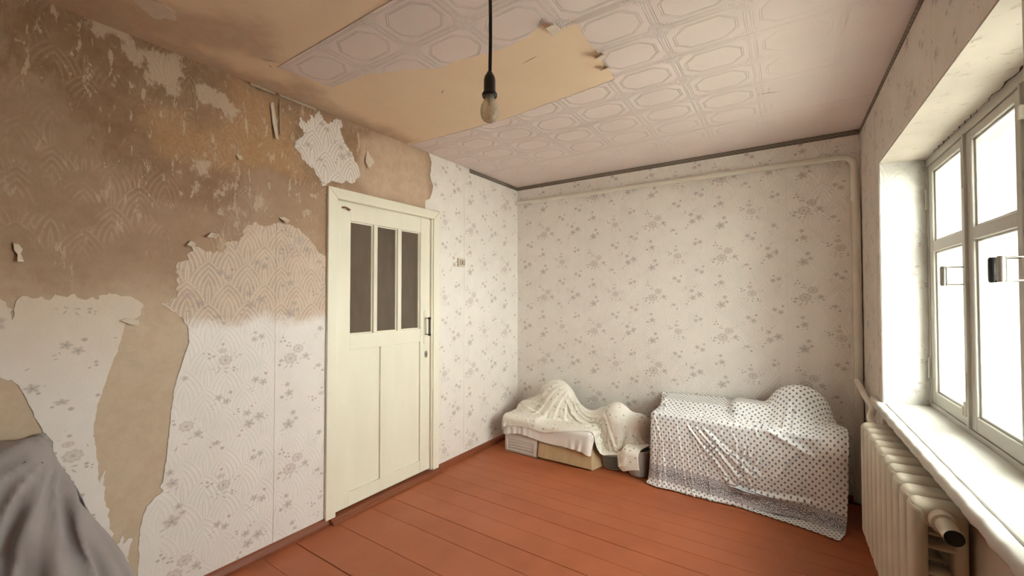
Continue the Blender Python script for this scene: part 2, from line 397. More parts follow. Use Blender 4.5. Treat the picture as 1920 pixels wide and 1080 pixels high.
def dotted_cloth():
    n = N('blue_dotted_cotton'); u = n.sep(n.uv()); P = n.pos(); D = .040
    def dots(ox, oy):
        a = n.M('SUBTRACT', n.M('FRACT', n.M('ADD', n.M('DIVIDE', u[0], D), ox)), .5); b = n.M('SUBTRACT', n.M('FRACT', n.M('ADD', n.M('DIVIDE', u[1], D), oy)), .5)
        return n.M('SUBTRACT', 1.0, n.ss(n.M('SQRT', n.M('ADD', n.M('MULTIPLY', a, a), n.M('MULTIPLY', b, b))), .125, .195))
    d = n.M('MAXIMUM', dots(0, 0), dots(.5, .5))
    t = u[1]                                             # metres up from the hem
    inb = n.M('MULTIPLY', n.M('GREATER_THAN', t, .105), n.M('LESS_THAN', t, .215))
    core = n.M('MULTIPLY', n.M('GREATER_THAN', t, .125), n.M('LESS_THAN', t, .195))
    uvv = n.comb(u[0], u[1])
    nz = n.n('TexNoise', Vector=uvv, Scale=130.0, Detail=2.0)
    wv = n.M('ABSOLUTE', n.M('SUBTRACT', n.M('SUBTRACT', t, .160), n.M('MULTIPLY', n.M('SINE', n.M('MULTIPLY', u[0], 55.0)), .014)))
    vine = n.M('SUBTRACT', 1.0, n.ss(wv, .003, .007))
    pat = n.M('MULTIPLY', core, n.M('MAXIMUM', n.ss(nz, .44, .54), n.M('MULTIPLY', vine, .7)))
    rule = n.M('MULTIPLY', n.M('MULTIPLY', inb, n.M('SUBTRACT', 1.0, core)), n.M('GREATER_THAN', n.M('FRACT', n.M('DIVIDE', t, .0085)), .5))
    ink = n.M('MAXIMUM', n.M('MULTIPLY', d, n.M('SUBTRACT', 1.0, inb)), n.M('MAXIMUM', pat, rule))
    base = n.mix(n.ss(n.noise(5, 4, P), .35, .7), (.93, .935, .95), (.86, .86, .87))
    col = n.mix(n.M('MULTIPLY', ink, .88), base, (.085, .10, .165))
    b = n.bump(n.noise(26, 5, n.comb(n.M('MULTIPLY', u[0], 1.7), n.M('MULTIPLY', u[1], .7)), .6, 1.2), .45, .007)
    return n.done(col, .85, b)
DOTS = dotted_cloth()
def sprig_cloth():
    n = N('sprigged_cotton'); u = n.sep(n.uv()); uv = n.comb(u[0], u[1]); P = n.pos()
    vo = n.t.nodes.new('ShaderNodeTexVoronoi'); vo.inputs['Scale'].default_value = 24.0; vo.inputs['Randomness'].default_value = .55; n.put(vo.inputs['Vector'], uv)
    wob = n.n('TexNoise', Vector=uv, Scale=140.0, Detail=1.0)
    d = n.M('SUBTRACT', 1.0, n.ss(n.M('MULTIPLY_ADD', n.M('SUBTRACT', wob, .5), .35, vo.outputs[0]), .12, .24))
    base = n.mix(n.ss(n.noise(4, 5, P, .65), .35, .7), (.89, .865, .80), (.80, .76, .68))
    col = n.mix(n.M('MULTIPLY', d, .62), base, (.20, .17, .16))
    b = n.bump(n.noise(24, 5, n.comb(n.M('MULTIPLY', u[0], .9), n.M('MULTIPLY', u[1], 1.6)), .6, 1.2), .5, .007)
    return n.done(col, .88, b)
SPRIG = sprig_cloth()
WHITEC = flat('white_cotton', (.84, .815, .79), .88, .08, 6, .3, 40)
GREYC = flat('grey_lilac_cotton', (.37, .34, .345), .85, .05, 5, .22, 300)
CRATE = flat('white_crate_plastic', (.70, .67, .63), .45, .05)
def card():
    n = N('corrugated_cardboard'); P = n.pos(); z = n.noise(9, 5, n.scale(P, (3, 1, .3)))
    col = n.mix(n.ss(z, .35, .7), (.52, .37, .205), (.585, .43, .255))
    return n.done(col, .8, n.bump(n.noise(50, 3, n.scale(P, (1, 1, .1))), .25, .002))
CARD = card()
PLATE = flat('grey_china', (.62, .60, .58), .2, .04)
TUB = flat('clear_plastic_tub', (.62, .60, .57), .3, .05, Transmission_Weight=.35)
WOODD = flat('dark_lacquered_wood', (.12, .035, .018), .35, .35, 16)
WOODK = flat('black_stained_wood', (.025, .016, .012), .4, .3, 16)
OUTG = flat('yard_ground', (.74, .72, .67), .9, .2, 2)
HALL = flat('hall_paint', (.50, .42, .33), .8, .06, 3)

# ---------------------------------------------------------------- wallpaper pieces: real sheets with torn outlines and printed sprigs
def inside(poly, pts):
    x, y = pts[:, 0], pts[:, 1]; r = np.zeros(len(pts), bool); n = len(poly)
    for i in range(n):
        (x0, y0), (x1, y1) = poly[i][:2], poly[i - 1][:2]
        if y0 == y1: continue
        c = ((y0 > y) != (y1 > y)) & (x < (x1 - x0) * (y - y0) / (y1 - y0) + x0); r ^= c
    return r
def sdist(poly, pts):                                    # signed distance, positive inside
    d = np.full(len(pts), 1e9); P = np.asarray([p[:2] for p in poly], float)
    for i in range(len(P)):
        a, b = P[i - 1], P[i]; ab = b - a; t = np.clip(((pts - a) @ ab) / max(ab @ ab, 1e-9), 0, 1)
        d = np.minimum(d, np.linalg.norm(pts - a - t[:, None] * ab, axis=1))
    return np.where(inside(P, pts), d, -d)
def ragged(poly, rng, step=.009):                        # third number of a corner: raggedness in mm of the edge that starts there
    out = []
    for i, p in enumerate(poly):
        q = poly[(i + 1) % len(poly)]; a = Vector(p[:2]); b = Vector(q[:2]); r = (p[2] if len(p) > 2 else 0) / 1000
        out.append(tuple(a)); L = (b - a).length
        if r <= 0 or L < step * 1.5: continue
        k = int(L / step); nrm = Vector((-(b - a).y, (b - a).x)).normalized(); ph = [rng.uniform(0, 6.3) for _ in range(4)]
        for j in range(1, k):
            t = j / k; w = min(1, t * 4, (1 - t) * 4); s = t * L
            o = .5 * math.sin(s * 62 + ph[0]) + .4 * math.sin(s * 150 + ph[1]) + rng.uniform(-.55, .55)
            out.append(tuple(a.lerp(b, t) + nrm * o * r * w))
    return out
def clip(poly, axis, val, keep_less):                    # Sutherland-Hodgman against one line, keeps the raggedness number
    out = []; n = len(poly)
    for i in range(n):
        a, b = poly[i], poly[(i + 1) % n]; ra = a[2] if len(a) > 2 else 0
        ia = (a[axis] <= val) == keep_less or a[axis] == val; ib = (b[axis] <= val) == keep_less or b[axis] == val
        if ia: out.append((a[0], a[1], ra if ib else ra))
        if ia != ib:
            t = (val - a[axis]) / (b[axis] - a[axis]); p = [a[0] + (b[0] - a[0]) * t, a[1] + (b[1] - a[1]) * t]; p[axis] = val
            out.append((p[0], p[1], 0 if ia else ra))
    return out
ELS = [('P',.0,.0,.0327,0),('R',-.0144,.0498,.0201,0),('D',-.0111,.0825,.0088,0),('d',-.0229,.1061,.0044,0),('d',-.0413,.0738,.0044,0),('D',-.0947,.0442,.005,0),('D',-.0721,.038,.0075,0),('D',-.0509,.0251,.0082,0),('D',-.0692,.0182,.0082,0),('L',.0417,.0307,.0164,110),('L',.0697,.0206,.0226,10),('L',.0521,.0111,.0189,150),('L',-.0545,-.0389,.0164,160),('L',-.0273,-.0348,.0201,150),('L',.0055,-.0404,.0239,175),('L',-.0305,-.0538,.0214,50),('L',.0036,-.0608,.0239,130),('D',.0398,-.042,.0082,0),('D',.0397,-.0556,.0075,0),('D',.0573,-.0527,.005,0),('D',.0554,-.064,.0038,0),('P',.3339,-.0313,.0403,0),('P',.3792,.0214,.0327,0),('F',.4261,-.0259,.0214,0),('D',.4427,-.0475,.0075,0),('d',.4597,-.0216,.0057,0),('D',.2804,-.0382,.0119,0),('D',.272,-.0615,.0107,0),('D',.2516,-.0402,.0063,0),('D',.2899,.0913,.0082,0),('D',.2778,.07,.0088,0),('D',.3004,.0716,.0088,0),('D',.327,.059,.0063,0),('D',.3146,.0437,.0075,0),('D',.331,.0403,.0075,0),('D',.2901,.1076,.0038,0),('L',.3084,-.0784,.0302,40),('L',.3403,-.0753,.0289,60),('L',.3756,-.0617,.0264,155),('L',.394,-.0394,.0214,20),('L',.4131,.0478,.0189,30),('F',.1378,.0951,.0182,0),('F',.1746,.1069,.0182,0),('D',.1422,.1314,.0094,0),('L',.1826,.0672,.0189,30),('L',.1797,.0529,.0164,15),('F',.1468,-.1216,.0201,0),('F',.1859,-.1405,.0214,0),('D',.1987,-.0953,.0107,0),('L',.1208,-.1668,.0189,0),('L',.1407,-.1605,.0164,60),('L',.1309,-.1804,.0164,10),('F',-.0258,-.1851,.0201,0),('F',.0086,-.2098,.0201,0),('D',.0262,-.1668,.0107,0),('L',-.0581,-.222,.0189,10),('L',-.0534,-.2375,.0164,10),('L',-.0429,-.2148,.0151,120),('F',.1069,-.2913,.0201,0),('F',.1672,-.3217,.0277,0),('F',.1171,-.3489,.0277,0),('D',.1283,-.2592,.0075,0),('D',.1455,-.2464,.005,0),('D',.0621,-.2613,.0075,0),('D',.0637,-.275,.0069,0),('D',.0426,-.2838,.005,0),('D',.0824,-.3773,.0075,0),('D',.0694,-.4003,.0088,0),('L',.1976,-.3413,.0214,20),('L',.2089,-.3274,.0201,5),('L',.1736,-.3532,.0164,50),('F',.3279,-.2279,.0252,0),('F',.3179,-.1766,.0164,0),('D',.2877,-.2443,.0126,0),('d',.2869,-.1758,.0057,0),('L',.3126,-.2636,.0164,10),('L',.3445,-.2581,.0214,30),('F',.3269,-.404,.034,0),('F',.3529,-.3442,.0176,0),('F',.3692,-.3803,.0145,0),('L',.292,-.4309,.0239,10),('L',.2933,-.4569,.0164,30),('S',.5049,-.0934,.0226,0),('D',.5317,-.1255,.0101,0),('D',.4798,-.1077,.0063,0)]
MAIN = [(.632,.03,4),(.64,.184,4),(.644,.388,3),(.667,.477,8),(.714,.511,8),(.723,.558,2),(.737,.687,2),(.745,.807,2),(.759,.977,2),(.789,1.097,2),(.817,1.195,2),(.81,1.267,3),(.784,1.312,4),(.738,1.348,5),(.704,1.376,10),(.766,1.41,10),(.761,1.488,10),(.766,1.571,8),(.805,1.584,10),(.826,1.67,12),(.871,1.636,8),(.916,1.629,14),(.959,1.644,14),(.987,1.715,12),(1.023,1.672,10),(1.045,1.764,12),(1.105,1.813,10),(1.161,1.797,6),(1.209,1.819,5),(1.247,1.825,6),(1.29,1.825,6),(1.346,1.811,6),(1.412,1.755,5),(1.468,1.683,4),(1.521,1.655,0),(1.521,.03,0)]
LEFTP = [(.02,1.4,12),(.12,1.39,12),(.235,1.402,12),(.25,1.379,10),(.264,1.323,8),(.278,1.402,12),(.313,1.402,14),(.357,1.395,14),(.397,1.41,12),(.442,1.401,12),(.497,1.397,12),(.53,1.424,8),(.608,1.405,6),(.643,1.372,6),(.631,1.325,6),(.585,1.299,3),(.569,1.217,3),(.539,1.111,2),(.521,1.038,2),(.499,.958,2),(.489,.861,3),(.499,.76,4),(.51,.635,6),(.521,.669,6),(.527,.685,4),(.526,.586,6),(.544,.467,8),(.557,.338,8),(.579,.368,6),(.591,.39,4),(.588,.346,5),(.616,.36,6),(.609,.312,6),(.6,.205,2),(.59,.03,0),(.02,.03,0),(.02,.8,3),(.2,.87,3),(.355,.876,3),(.333,.932,3),(.316,.987,3),(.294,1.052,4),(.267,1.102,4),(.239,1.114,0)]
PATCH = [(1.342,2.26,8),(1.316,2.284,6),(1.328,2.329,10),(1.389,2.386,10),(1.34,2.418,8),(1.346,2.468,10),(1.389,2.444,10),(1.411,2.507,8),(1.439,2.494,10),(1.466,2.553,8),(1.495,2.504,10),(1.538,2.496,10),(1.582,2.545,8),(1.62,2.538,10),(1.613,2.476,8),(1.636,2.425,8),(1.684,2.359,8),(1.75,2.281,8),(1.763,2.219,6),(1.702,2.152,6),(1.662,2.167,8),(1.624,2.134,6),(1.567,2.138,8),(1.52,2.111,6),(1.495,2.089,5),(1.477,2.124,8),(1.442,2.175,8),(1.401,2.203,8),(1.358,2.224,8)]
RIGHTP = [(2.513,2.107,0),(2.364,2.105,2),(2.363,2.168,3),(2.416,2.195,4),(2.451,2.297,5),(2.415,2.375,5),(2.432,2.487,4),(2.402,2.559,2),(3.698,2.559,0),(3.698,.03,0),(2.512,.03,0)]
DAMP = [(.205,2.492),(.209,2.228),(.272,2.277),(.341,2.256),(.4,2.173),(.448,2.058),(.531,1.97),(.619,1.945),(.696,1.865),(.798,1.834),(.909,1.827),(1.005,1.898),(1.081,2.056),(1.192,2.038),(1.297,2.045),(1.409,2.086),(1.513,2.093),(1.702,2.204),(1.961,2.343),(1.824,2.528),(1.473,2.562),(1.157,2.579),(.686,2.578),(.35,2.578)]
ORANGE = [(.596,2.247),(.693,2.061),(.954,2.08),(1.081,2.056),(1.221,2.044),(1.343,2.103),(1.342,2.213),(1.293,2.386),(1.157,2.564),(.948,2.546),(1.0,2.344),(.858,2.267)]
PALE1 = [(.532,2.488),(.583,2.538),(.64,2.433),(.688,2.393),(.654,2.371),(.594,2.436)]
PALE2 = [(.801,2.416),(.901,2.484),(.974,2.418),(1.025,2.381),(1.0,2.33),(.926,2.372),(.856,2.386)]
PALE3 = [(.63,2.501),(.767,2.543),(.779,2.445),(.729,2.335),(.65,2.413)]
PALE4 = [(.425,2.567),(.556,2.606),(.574,2.545),(.473,2.493)]
PALE5 = [(.795,2.09),(.953,2.107),(1.107,2.091),(1.22,2.18),(1.344,2.087),(1.478,2.052),(1.479,1.921),(1.346,1.836),(1.166,1.81),(.982,1.728),(.862,1.924),(.775,1.957)]
ABOVE = [(1.742,2.214),(1.761,2.471),(1.96,2.553),(2.378,2.558),(2.41,2.117),(1.872,2.115)]
CBROWN = [(-2.093,1.119),(-2.545,.23),(-2.491,.103),(-2.029,.575),(-1.854,.845),(-2.111,1.089),(-2.157,1.317),(-2.399,1.612),(-2.397,1.268)]
CPOLY = [(.448,1.075,0),(.389,3.698,0),(-2.408,3.698,0),(-2.408,2.195,4),(-2.287,2.202,5),(-1.838,2.216,5),(-1.527,2.216,5),(-1.193,2.179,5),(-.978,2.159,5),(-.774,2.128,5),(-.759,1.995,5),(-.762,1.919,5),(-.733,1.859,5),(-.755,1.849,5),(-.755,1.749,5),(-.756,1.739,5),(-.746,1.595,5),(-.792,1.598,5),(-.843,1.598,5),(-.839,1.533,5),(-.873,1.526,5),(-.976,1.563,5),(-1.116,1.576,5),(-1.284,1.547,5),(-1.359,1.525,5),(-1.449,1.539,5),(-1.624,1.451,5),(-1.812,1.369,5),(-1.936,1.363,5),(-2.093,1.346,5),(-2.137,1.075,0)]
CU, CV = .54, .315
def sprigs(poly, phase, rng):
    P = np.array([p[:2] for p in poly]); lo = P.min(0); hi = P.max(0)
    V, F, K, Q = [], [], [], []
    def fan(cx, cy, pts, k0, k1, q):
        b = len(V); V.append((cx, cy)); K.append(k0); Q.append(q)
        for p in pts: V.append(p); K.append(k1); Q.append(q)
        m = len(pts)
        for i in range(m): F.append((b, b + 1 + i, b + 1 + (i + 1) % m))
    for a in range(int((lo[0] - phase[0]) / CU) - 2, int((hi[0] - phase[0]) / CU) + 3):
        for b in range(-9, 10):
            oy = phase[1] - a * CV + b * 2 * CV
            if oy < lo[1] - .5 or oy > hi[1] + .5: continue
            for t, x, y, s, ang in ELS:
                cx, cy = phase[0] + a * CU + x, oy + y
                if cx < lo[0] or cx > hi[0] or cy < lo[1] or cy > hi[1]: continue
                test = np.array([(cx, cy), (cx - s, cy), (cx + s, cy), (cx, cy - s), (cx, cy + s)])
                if not inside(poly, test).all(): continue
                j = (int(cx * 977 + cy * 613) % 7) * .3 + x * 9
                if t in 'FS':
                    sy = .55 if t == 'S' else .85; m = 30; b0 = len(V); s *= 1.22
                    V.append((cx, cy)); K.append(1.0); Q.append(0)
                    for rr, k in ((.34, .74), (.68, .56), (1.0, .06)):
                        for i in range(m):
                            q = 2 * PI * i / m; w = 1 - (.15 - .15 * math.cos(5 * q + j)) * rr + .06 * math.sin(13 * q + j) * rr
                            V.append((cx + s * rr * w * math.cos(q), cy + sy * s * rr * w * math.sin(q))); K.append(k * (.72 + .28 * math.cos(5 * q + j))); Q.append(.15)
                    for i in range(m):
                        F.append((b0, b0 + 1 + i, b0 + 1 + (i + 1) % m))
                        for r_ in range(2):
                            p0 = b0 + 1 + r_ * m; F.append((p0 + i, p0 + m + i, p0 + m + (i + 1) % m, p0 + (i + 1) % m))
                elif t in 'PR':
                    sy = .62 if t == 'R' else .80; m = 24
                    b0 = len(V); rings = ((.28, .50), (.50, .30), (.80, .66), (1.0, .18))
                    V.append((cx, cy)); K.append(.95); Q.append(.3)
                    for rr, k in rings:
                        for i in range(m):
                            q = 2 * PI * i / m; w = 1 + .13 * math.cos(8 * q + j) * rr
                            V.append((cx + s * rr * w * math.cos(q), cy + sy * s * rr * w * math.sin(q))); K.append(k * (.75 if i % 3 == 0 else 1)); Q.append(.9)
                    for i in range(m):
                        F.append((b0, b0 + 1 + i, b0 + 1 + (i + 1) % m))
                        for r_ in range(3):
                            p0 = b0 + 1 + r_ * m; F.append((p0 + i, p0 + m + i, p0 + m + (i + 1) % m, p0 + (i + 1) % m))
                elif t in 'Dd':
                    k = .85 if t == 'D' else .35
                    fan(cx, cy, [(cx + s * math.cos(q), cy + s * .8 * math.sin(q)) for q in [2 * PI * i / 8 for i in range(8)]], k, k * .55, .1)
                else:
                    c_, s_ = math.cos(math.radians(ang)), math.sin(math.radians(ang)); L = s * .5; w = s * .16
                    loc = [(-L, 0), (-.5 * L, .8 * w), (.2 * L, w), (.7 * L, .6 * w), (L, 0), (.6 * L, -.5 * w), (0, -.8 * w), (-.6 * L, -.6 * w)]
                    fan(cx, cy, [(cx + u * c_ - v * s_, cy + u * s_ + v * c_) for u, v in loc], .75, .50, .25)
    return V, F, K, Q
def sheet(name, poly, to3d, mat, parent, phase=None, thick=.0016, seed=1, grid=.05, bulge=.0012, step=.009):
    rng = random.Random(seed); out = ragged(poly, rng, step); P = np.array(out)
    lo, hi = P.min(0), P.max(0)
    gx, gy = np.meshgrid(np.arange(lo[0] + grid / 2, hi[0], grid), np.arange(lo[1] + grid / 2, hi[1], grid))
    G = np.stack([gx.ravel(), gy.ravel()], 1)
    if len(G): G = G[sdist(out, G) > grid * .35]
    vs = [Vector(p) for p in out] + [Vector(p) for p in G]
    r = delaunay_2d_cdt(vs, [], [list(range(len(out)))], 1, 1e-5)
    V2, F2 = r[0], r[2]
    n0 = len(V2); flat_ = np.array([tuple(v) for v in V2])
    hgt = thick + bulge * (.5 + .5 * np.sin(flat_[:, 0] * 7 + seed) * np.sin(flat_[:, 1] * 5 + 2 * seed))
    v3 = [to3d(p[0], p[1], h) for p, h in zip(flat_, hgt)]; uv = [tuple(p) for p in flat_]; f = [tuple(q) for q in F2]
    cnt = {}
    for q in f:
        for a, b in zip(q, q[1:] + q[:1]): cnt[(a, b)] = 1
    low = {}
    for (a, b) in list(cnt):
        if (b, a) not in cnt:
            for k in (a, b):
                if k not in low: low[k] = len(v3); v3.append(to3d(flat_[k][0], flat_[k][1], -.0005)); uv.append(tuple(flat_[k]))
            f.append((b, a, low[a], low[b]))
    ink = [0.0] * len(v3); rose = [0.0] * len(v3)
    if phase is not None:
        sv, sf, sk, sq = sprigs(out, phase, rng); b0 = len(v3)
        for p in sv:
            h = thick + bulge * (.5 + .5 * math.sin(p[0] * 7 + seed) * math.sin(p[1] * 5 + 2 * seed)) + .0005
            v3.append(to3d(p[0], p[1], h)); uv.append(p)
        f += [tuple(i + b0 for i in q) for q in sf]; ink += sk; rose += sq
    return pydata(name, v3, f, mat, parent, uv, {'ink': ink, 'rose': rose})

# ================================================================= STRUCTURE
Y0 = -1.30
LW = lambda y, z, h: (XL + h, y, z)
BW = lambda x, z, h: (x, YB - h, z)
RW = lambda s, z, h: tuple(R(s, -h, z))
CW = lambda x, y, h: (x, y, ZC - h)

# --- left wall: dense bare-plaster skin with stain masks, solid behind, a doorway left open
DY0, DY1, DZ = 1.585, 2.425, 2.035
def skin(rects, st, to3d):
    V, F = [], []
    for (u0, u1, v0, v1) in rects:
        nu, nv = max(1, round((u1 - u0) / st)), max(1, round((v1 - v0) / st)); b = len(V)
        for i in range(nu + 1):
            for j in range(nv + 1): V.append((u0 + (u1 - u0) * i / nu, v0 + (v1 - v0) * j / nv))
        for i in range(nu):
            for j in range(nv):
                a = b + i * (nv + 1) + j; F.append((a, a + nv + 1, a + nv + 2, a + 1))
    return V, F
V2, F2 = skin([(Y0, DY0, 0, ZC), (DY1, YB, 0, ZC), (DY0, DY1, DZ, ZC)], .025, None)
A2 = np.array(V2)
pale = np.max([sdist(p, A2) for p in (PALE1, PALE2, PALE3, PALE4)], axis=0)
pale = np.maximum(pale, np.clip(sdist(PALE5, A2), -1, .02) - .035)
relief = .0012 * np.sin(A2[:, 0] * 9 + 2 * np.sin(A2[:, 1] * 4)) * np.sin(A2[:, 1] * 7)
v3 = [(XL + float(r) - .0012, p[0], p[1]) for p, r in zip(V2, relief)]
b0 = len(v3); fs = list(F2)
def solid(lo, hi):
    global v3, fs, b0
    b = len(v3)
    v3 += [(x, y, z) for x in (lo[0], hi[0]) for y in (lo[1], hi[1]) for z in (lo[2], hi[2])]
    fs += [tuple(b + i for i in q) for q in ((0, 1, 3, 2), (4, 6, 7, 5), (0, 4, 5, 1), (2, 3, 7, 6), (0, 2, 6, 4), (1, 5, 7, 3))]
for a, b, c, d in ((Y0, DY0, 0, ZC), (DY1, YB + .15, 0, ZC), (DY0, DY1, DZ, ZC)): solid((XL - .14, a, c), (XL - .004, b, d))
pad = len(v3) - len(V2)
ext = lambda a: np.concatenate([np.clip(a, -.5, .5), np.full(pad, -.5)])
wall_left = pydata('wall_left', v3, fs, PLASTER_L, None, [tuple(p) for p in V2] + [(0, 0)] * pad,
                   {'damp': ext(sdist(DAMP, A2)), 'orange': ext(sdist(ORANGE, A2)), 'above': ext(sdist(ABOVE, A2)), 'pale': ext(pale)})
tag(wall_left, kind='structure')
PHL = (.971, 1.086)
main_a = clip(MAIN, 0, 1.2165, True); main_b = clip(MAIN, 0, 1.2185, False)
sheet('wallpaper_strip', main_a, LW, PAPER_L, wall_left, PHL, seed=1)
sheet('wallpaper_strip', main_b, LW, PAPER_L, wall_left, PHL, seed=2)
sheet('wallpaper_strip', LEFTP, LW, PAPER_L, wall_left, PHL, seed=3)
sheet('wallpaper_strip', [(-1.28, 1.38, 10), (-.3, 1.41, 10), (.0, 1.40, 9), (.0, .03, 9), (-1.28, .03, 0)][::-1], LW, PAPER_L, wall_left, PHL, seed=4)
sheet('wallpaper_scrap', PATCH, LW, PAPER_L, wall_left, PHL, seed=5)
rp = [(u, min(max(v, .03), ZC - .001), r) for u, v, r in RIGHTP]; rp = [(min(u, YB - .002), v, r) for u, v, r in rp]
rp = [((u + .012 if abs(v - 2.107) < .001 else u), v, r) for u, v, r in rp]
for k, (a, b) in enumerate(((2.2, 2.8355), (2.8375, 3.3755), (3.3775, 3.8))):
    q = clip(clip(rp, 0, a, False), 0, b, True); sheet('wallpaper_strip', q, LW, PAPER, wall_left, PHL, seed=6 + k)
# loose curls and flakes of paper
def flake(parent, c, pts, to3d, mat, curl, lift=.002, seed=0):
    rng = random.Random(seed); V, F = [], []
    P = [(c[0] + a, c[1] + b) for a, b in pts]; n = len(P); k = 5
    for i, p in enumerate(P): V.append((p[0], p[1], lift))
    cx, cy = sum(p[0] for p in P) / n, sum(p[1] for p in P) / n
    for j in range(1, k):
        for p in P: V.append((p[0] + (cx - p[0]) * j / k, p[1] + (cy - p[1]) * j / k, lift))
    V.append((cx, cy, lift))
    for j in range(k - 1):
        for i in range(n): F.append((j * n + i, j * n + (i + 1) % n, (j + 1) * n + (i + 1) % n, (j + 1) * n + i))
    for i in range(n): F.append(((k - 1) * n + i, (k - 1) * n + (i + 1) % n, k * n))
    top = max(v[1] for v in V); hgt = top - min(v[1] for v in V)
    out = []
    for u, v, h in V:
        d = (top - v) / max(hgt, 1e-4); out.append(to3d(u, v, lift + curl * d * d + .003 * math.sin(u * 60 + seed)**2))
    o = pydata('paper_flake', out, F, mat, parent, smooth=True)
    sm = o.modifiers.new('thickness', 'SOLIDIFY'); sm.thickness = .0012; return o
flake(wall_left, (.592, 1.300), [(-.03, .008), (-.008, .018), (.035, .004), (.03, -.018), (.004, -.012)], LW, FLAKE, .022, seed=1)
flake(wall_left, (1.826, 2.344), [(-.012, .075), (.012, .03), (.045, .0), (.02, -.035), (-.01, -.07), (-.03, -.02), (-.018, .03)], LW, FLAKE, .02, seed=2)
flake(wall_left, (1.205, 2.40), [(-.03, .09), (-.012, .10), (.004, .0), (.012, -.11), (-.004, -.11), (-.02, -.02)], LW, FLAKE, .016, seed=3)
flake(wall_left, (1.228, 2.43), [(-.006, .10), (.008, .10), (.010, -.10), (-.004, -.11)], LW, FLAKE_D, .012, seed=4)
flake(wall_left, (.278, 1.575), [(-.016, .034), (-.002, .030), (.008, .012), (.003, -.004), (.010, -.034), (-.006, -.036), (-.005, -.008), (-.014, .006)], LW, FLAKE, .014, seed=5)
flake(wall_left, (1.02, 2.14), [(-.012, .012), (.012, .010), (.016, -.012), (-.004, -.016)], LW, FLAKE, .012, seed=6)
flake(wall_left, (1.26, 1.835), [(-.03, .02), (.0, .028), (.03, .012), (.0, -.012)], LW, FLAKE, .03, seed=8)
flake(wall_left, (.91, 1.70), [(-.04, .0), (-.01, .03), (.03, .025), (.0, .0)], LW, FLAKE, .028, seed=9)
flake(wall_left, (.815, 1.655), [(-.02, .0), (.0, .025), (.02, .012), (.0, -.01)], LW, FLAKE, .025, seed=10)
def CWr(x, y, h): return (x, y, ZC - h)
for i, (y0, y1) in enumerate(((1.07, 1.20), (1.22, 1.44))):  # ledges of ceiling paper torn along the top of the left wall
    o = flake(wall_left, ((y0 + y1) / 2, 2.545), [(-(y1 - y0) / 2, .012), ((y1 - y0) / 2, .012), ((y1 - y0) / 2, -.006), (0, -.016), (-(y1 - y0) / 2, -.004)], LW, FLAKE, .03, seed=12 + i)

# --- back wall
wall_back = tag(box('wall_back', (XL - .14, YB, 0), (.9, YB + .15, ZC), PLASTER), kind='structure')
PHB = (-.265, 2.064)
xr = RO.x - .001
for k, (a, b) in enumerate(((XL + .001, -2.1995), (-2.1985, -1.6595), (-1.6585, -1.1195), (-1.1185, -.5795), (-.5785, -.0395), (-.0385, xr))):
    sheet('wallpaper_strip', [(a, .03, 0), (b, .03, 0), (b, ZC - .001, 0), (a, ZC - .001, 0)], BW, PAPER, wall_back, PHB, seed=20 + k)

# --- right wall with the window opening
S0, S1, ZS, ZH = .63, 2.28, .825, 2.155
wall_right = empty('wall_right', R(0, 0, 0)); tag(wall_right, kind='structure')
def rwall(name, s, o, z, mat):
    q = box(name, (s[0], o[0], z[0]), (s[1], o[1], z[1]), mat, None, fn=R); q.parent = wall_right; q.matrix_parent_inverse = Matrix.Translation(-RO); return q
SE = 5.05
rwall('pier', (0, S0 - .09), (0, .24), (0, ZC), PLASTER)
rwall('pier', (S0 - .09, S0), (0, .24), (0, ZS - .046), PLASTER)
rwall('pier', (S0 - .09, S0), (0, .24), (ZH, ZC), PLASTER)
rwall('pier', (-.01, .56), (.24, .42), (0, ZC), PLASTER)
rwall('pier', (S1, SE), (0, .42), (0, ZC), PLASTER)
rwall('lintel', (S0, S1), (0, .42), (ZH, ZC), PLASTER)
rwall('parapet', (S0, S1), (.03, .42), (0, ZS - .045), UNDER)
def rsheet(poly, ph, mat, seed, to3d=RW):
    q = sheet('wallpaper_strip', poly, to3d, mat, None, ph, seed=seed); q.parent = wall_right; q.matrix_parent_inverse = Matrix.Translation(-RO); return q
PHR = (.42, 1.95)
rsheet([(.001, .03, 0), (.539, .03, 0), (.539, ZC - .001, 0), (.001, ZC - .001, 0)], PHR, PAPER_R, 31)
rsheet([(.5405, .03, 0), (S0, .03, 0), (S0, ZH, 0), (1.0795, ZH, 0), (1.0795, ZC - .001, 0), (.5405, ZC - .001, 0)], PHR, PAPER_R, 32)
rsheet([(1.0805, ZH, 0), (1.6195, ZH, 0), (1.6195, ZC - .001, 0), (1.0805, ZC - .001, 0)], PHR, PAPER_R, 33)
rsheet([(1.6205, ZH, 0), (2.1595, ZH, 0), (2.1595, ZC - .001, 0), (1.6205, ZC - .001, 0)], PHR, PAPER_R, 34)
rsheet([(2.1605, ZH, 0), (S1, ZH, 0), (S1, .03, 0), (2.6995, .03, 0), (2.6995, ZC - .001, 0), (2.1605, ZC - .001, 0)], PHR, PAPER_R, 35)
rsheet([(2.7005, .03, 0), (SE, .03, 0), (SE, ZC - .001, 0), (2.7005, ZC - .001, 0)], PHR, PAPER_R, 36)
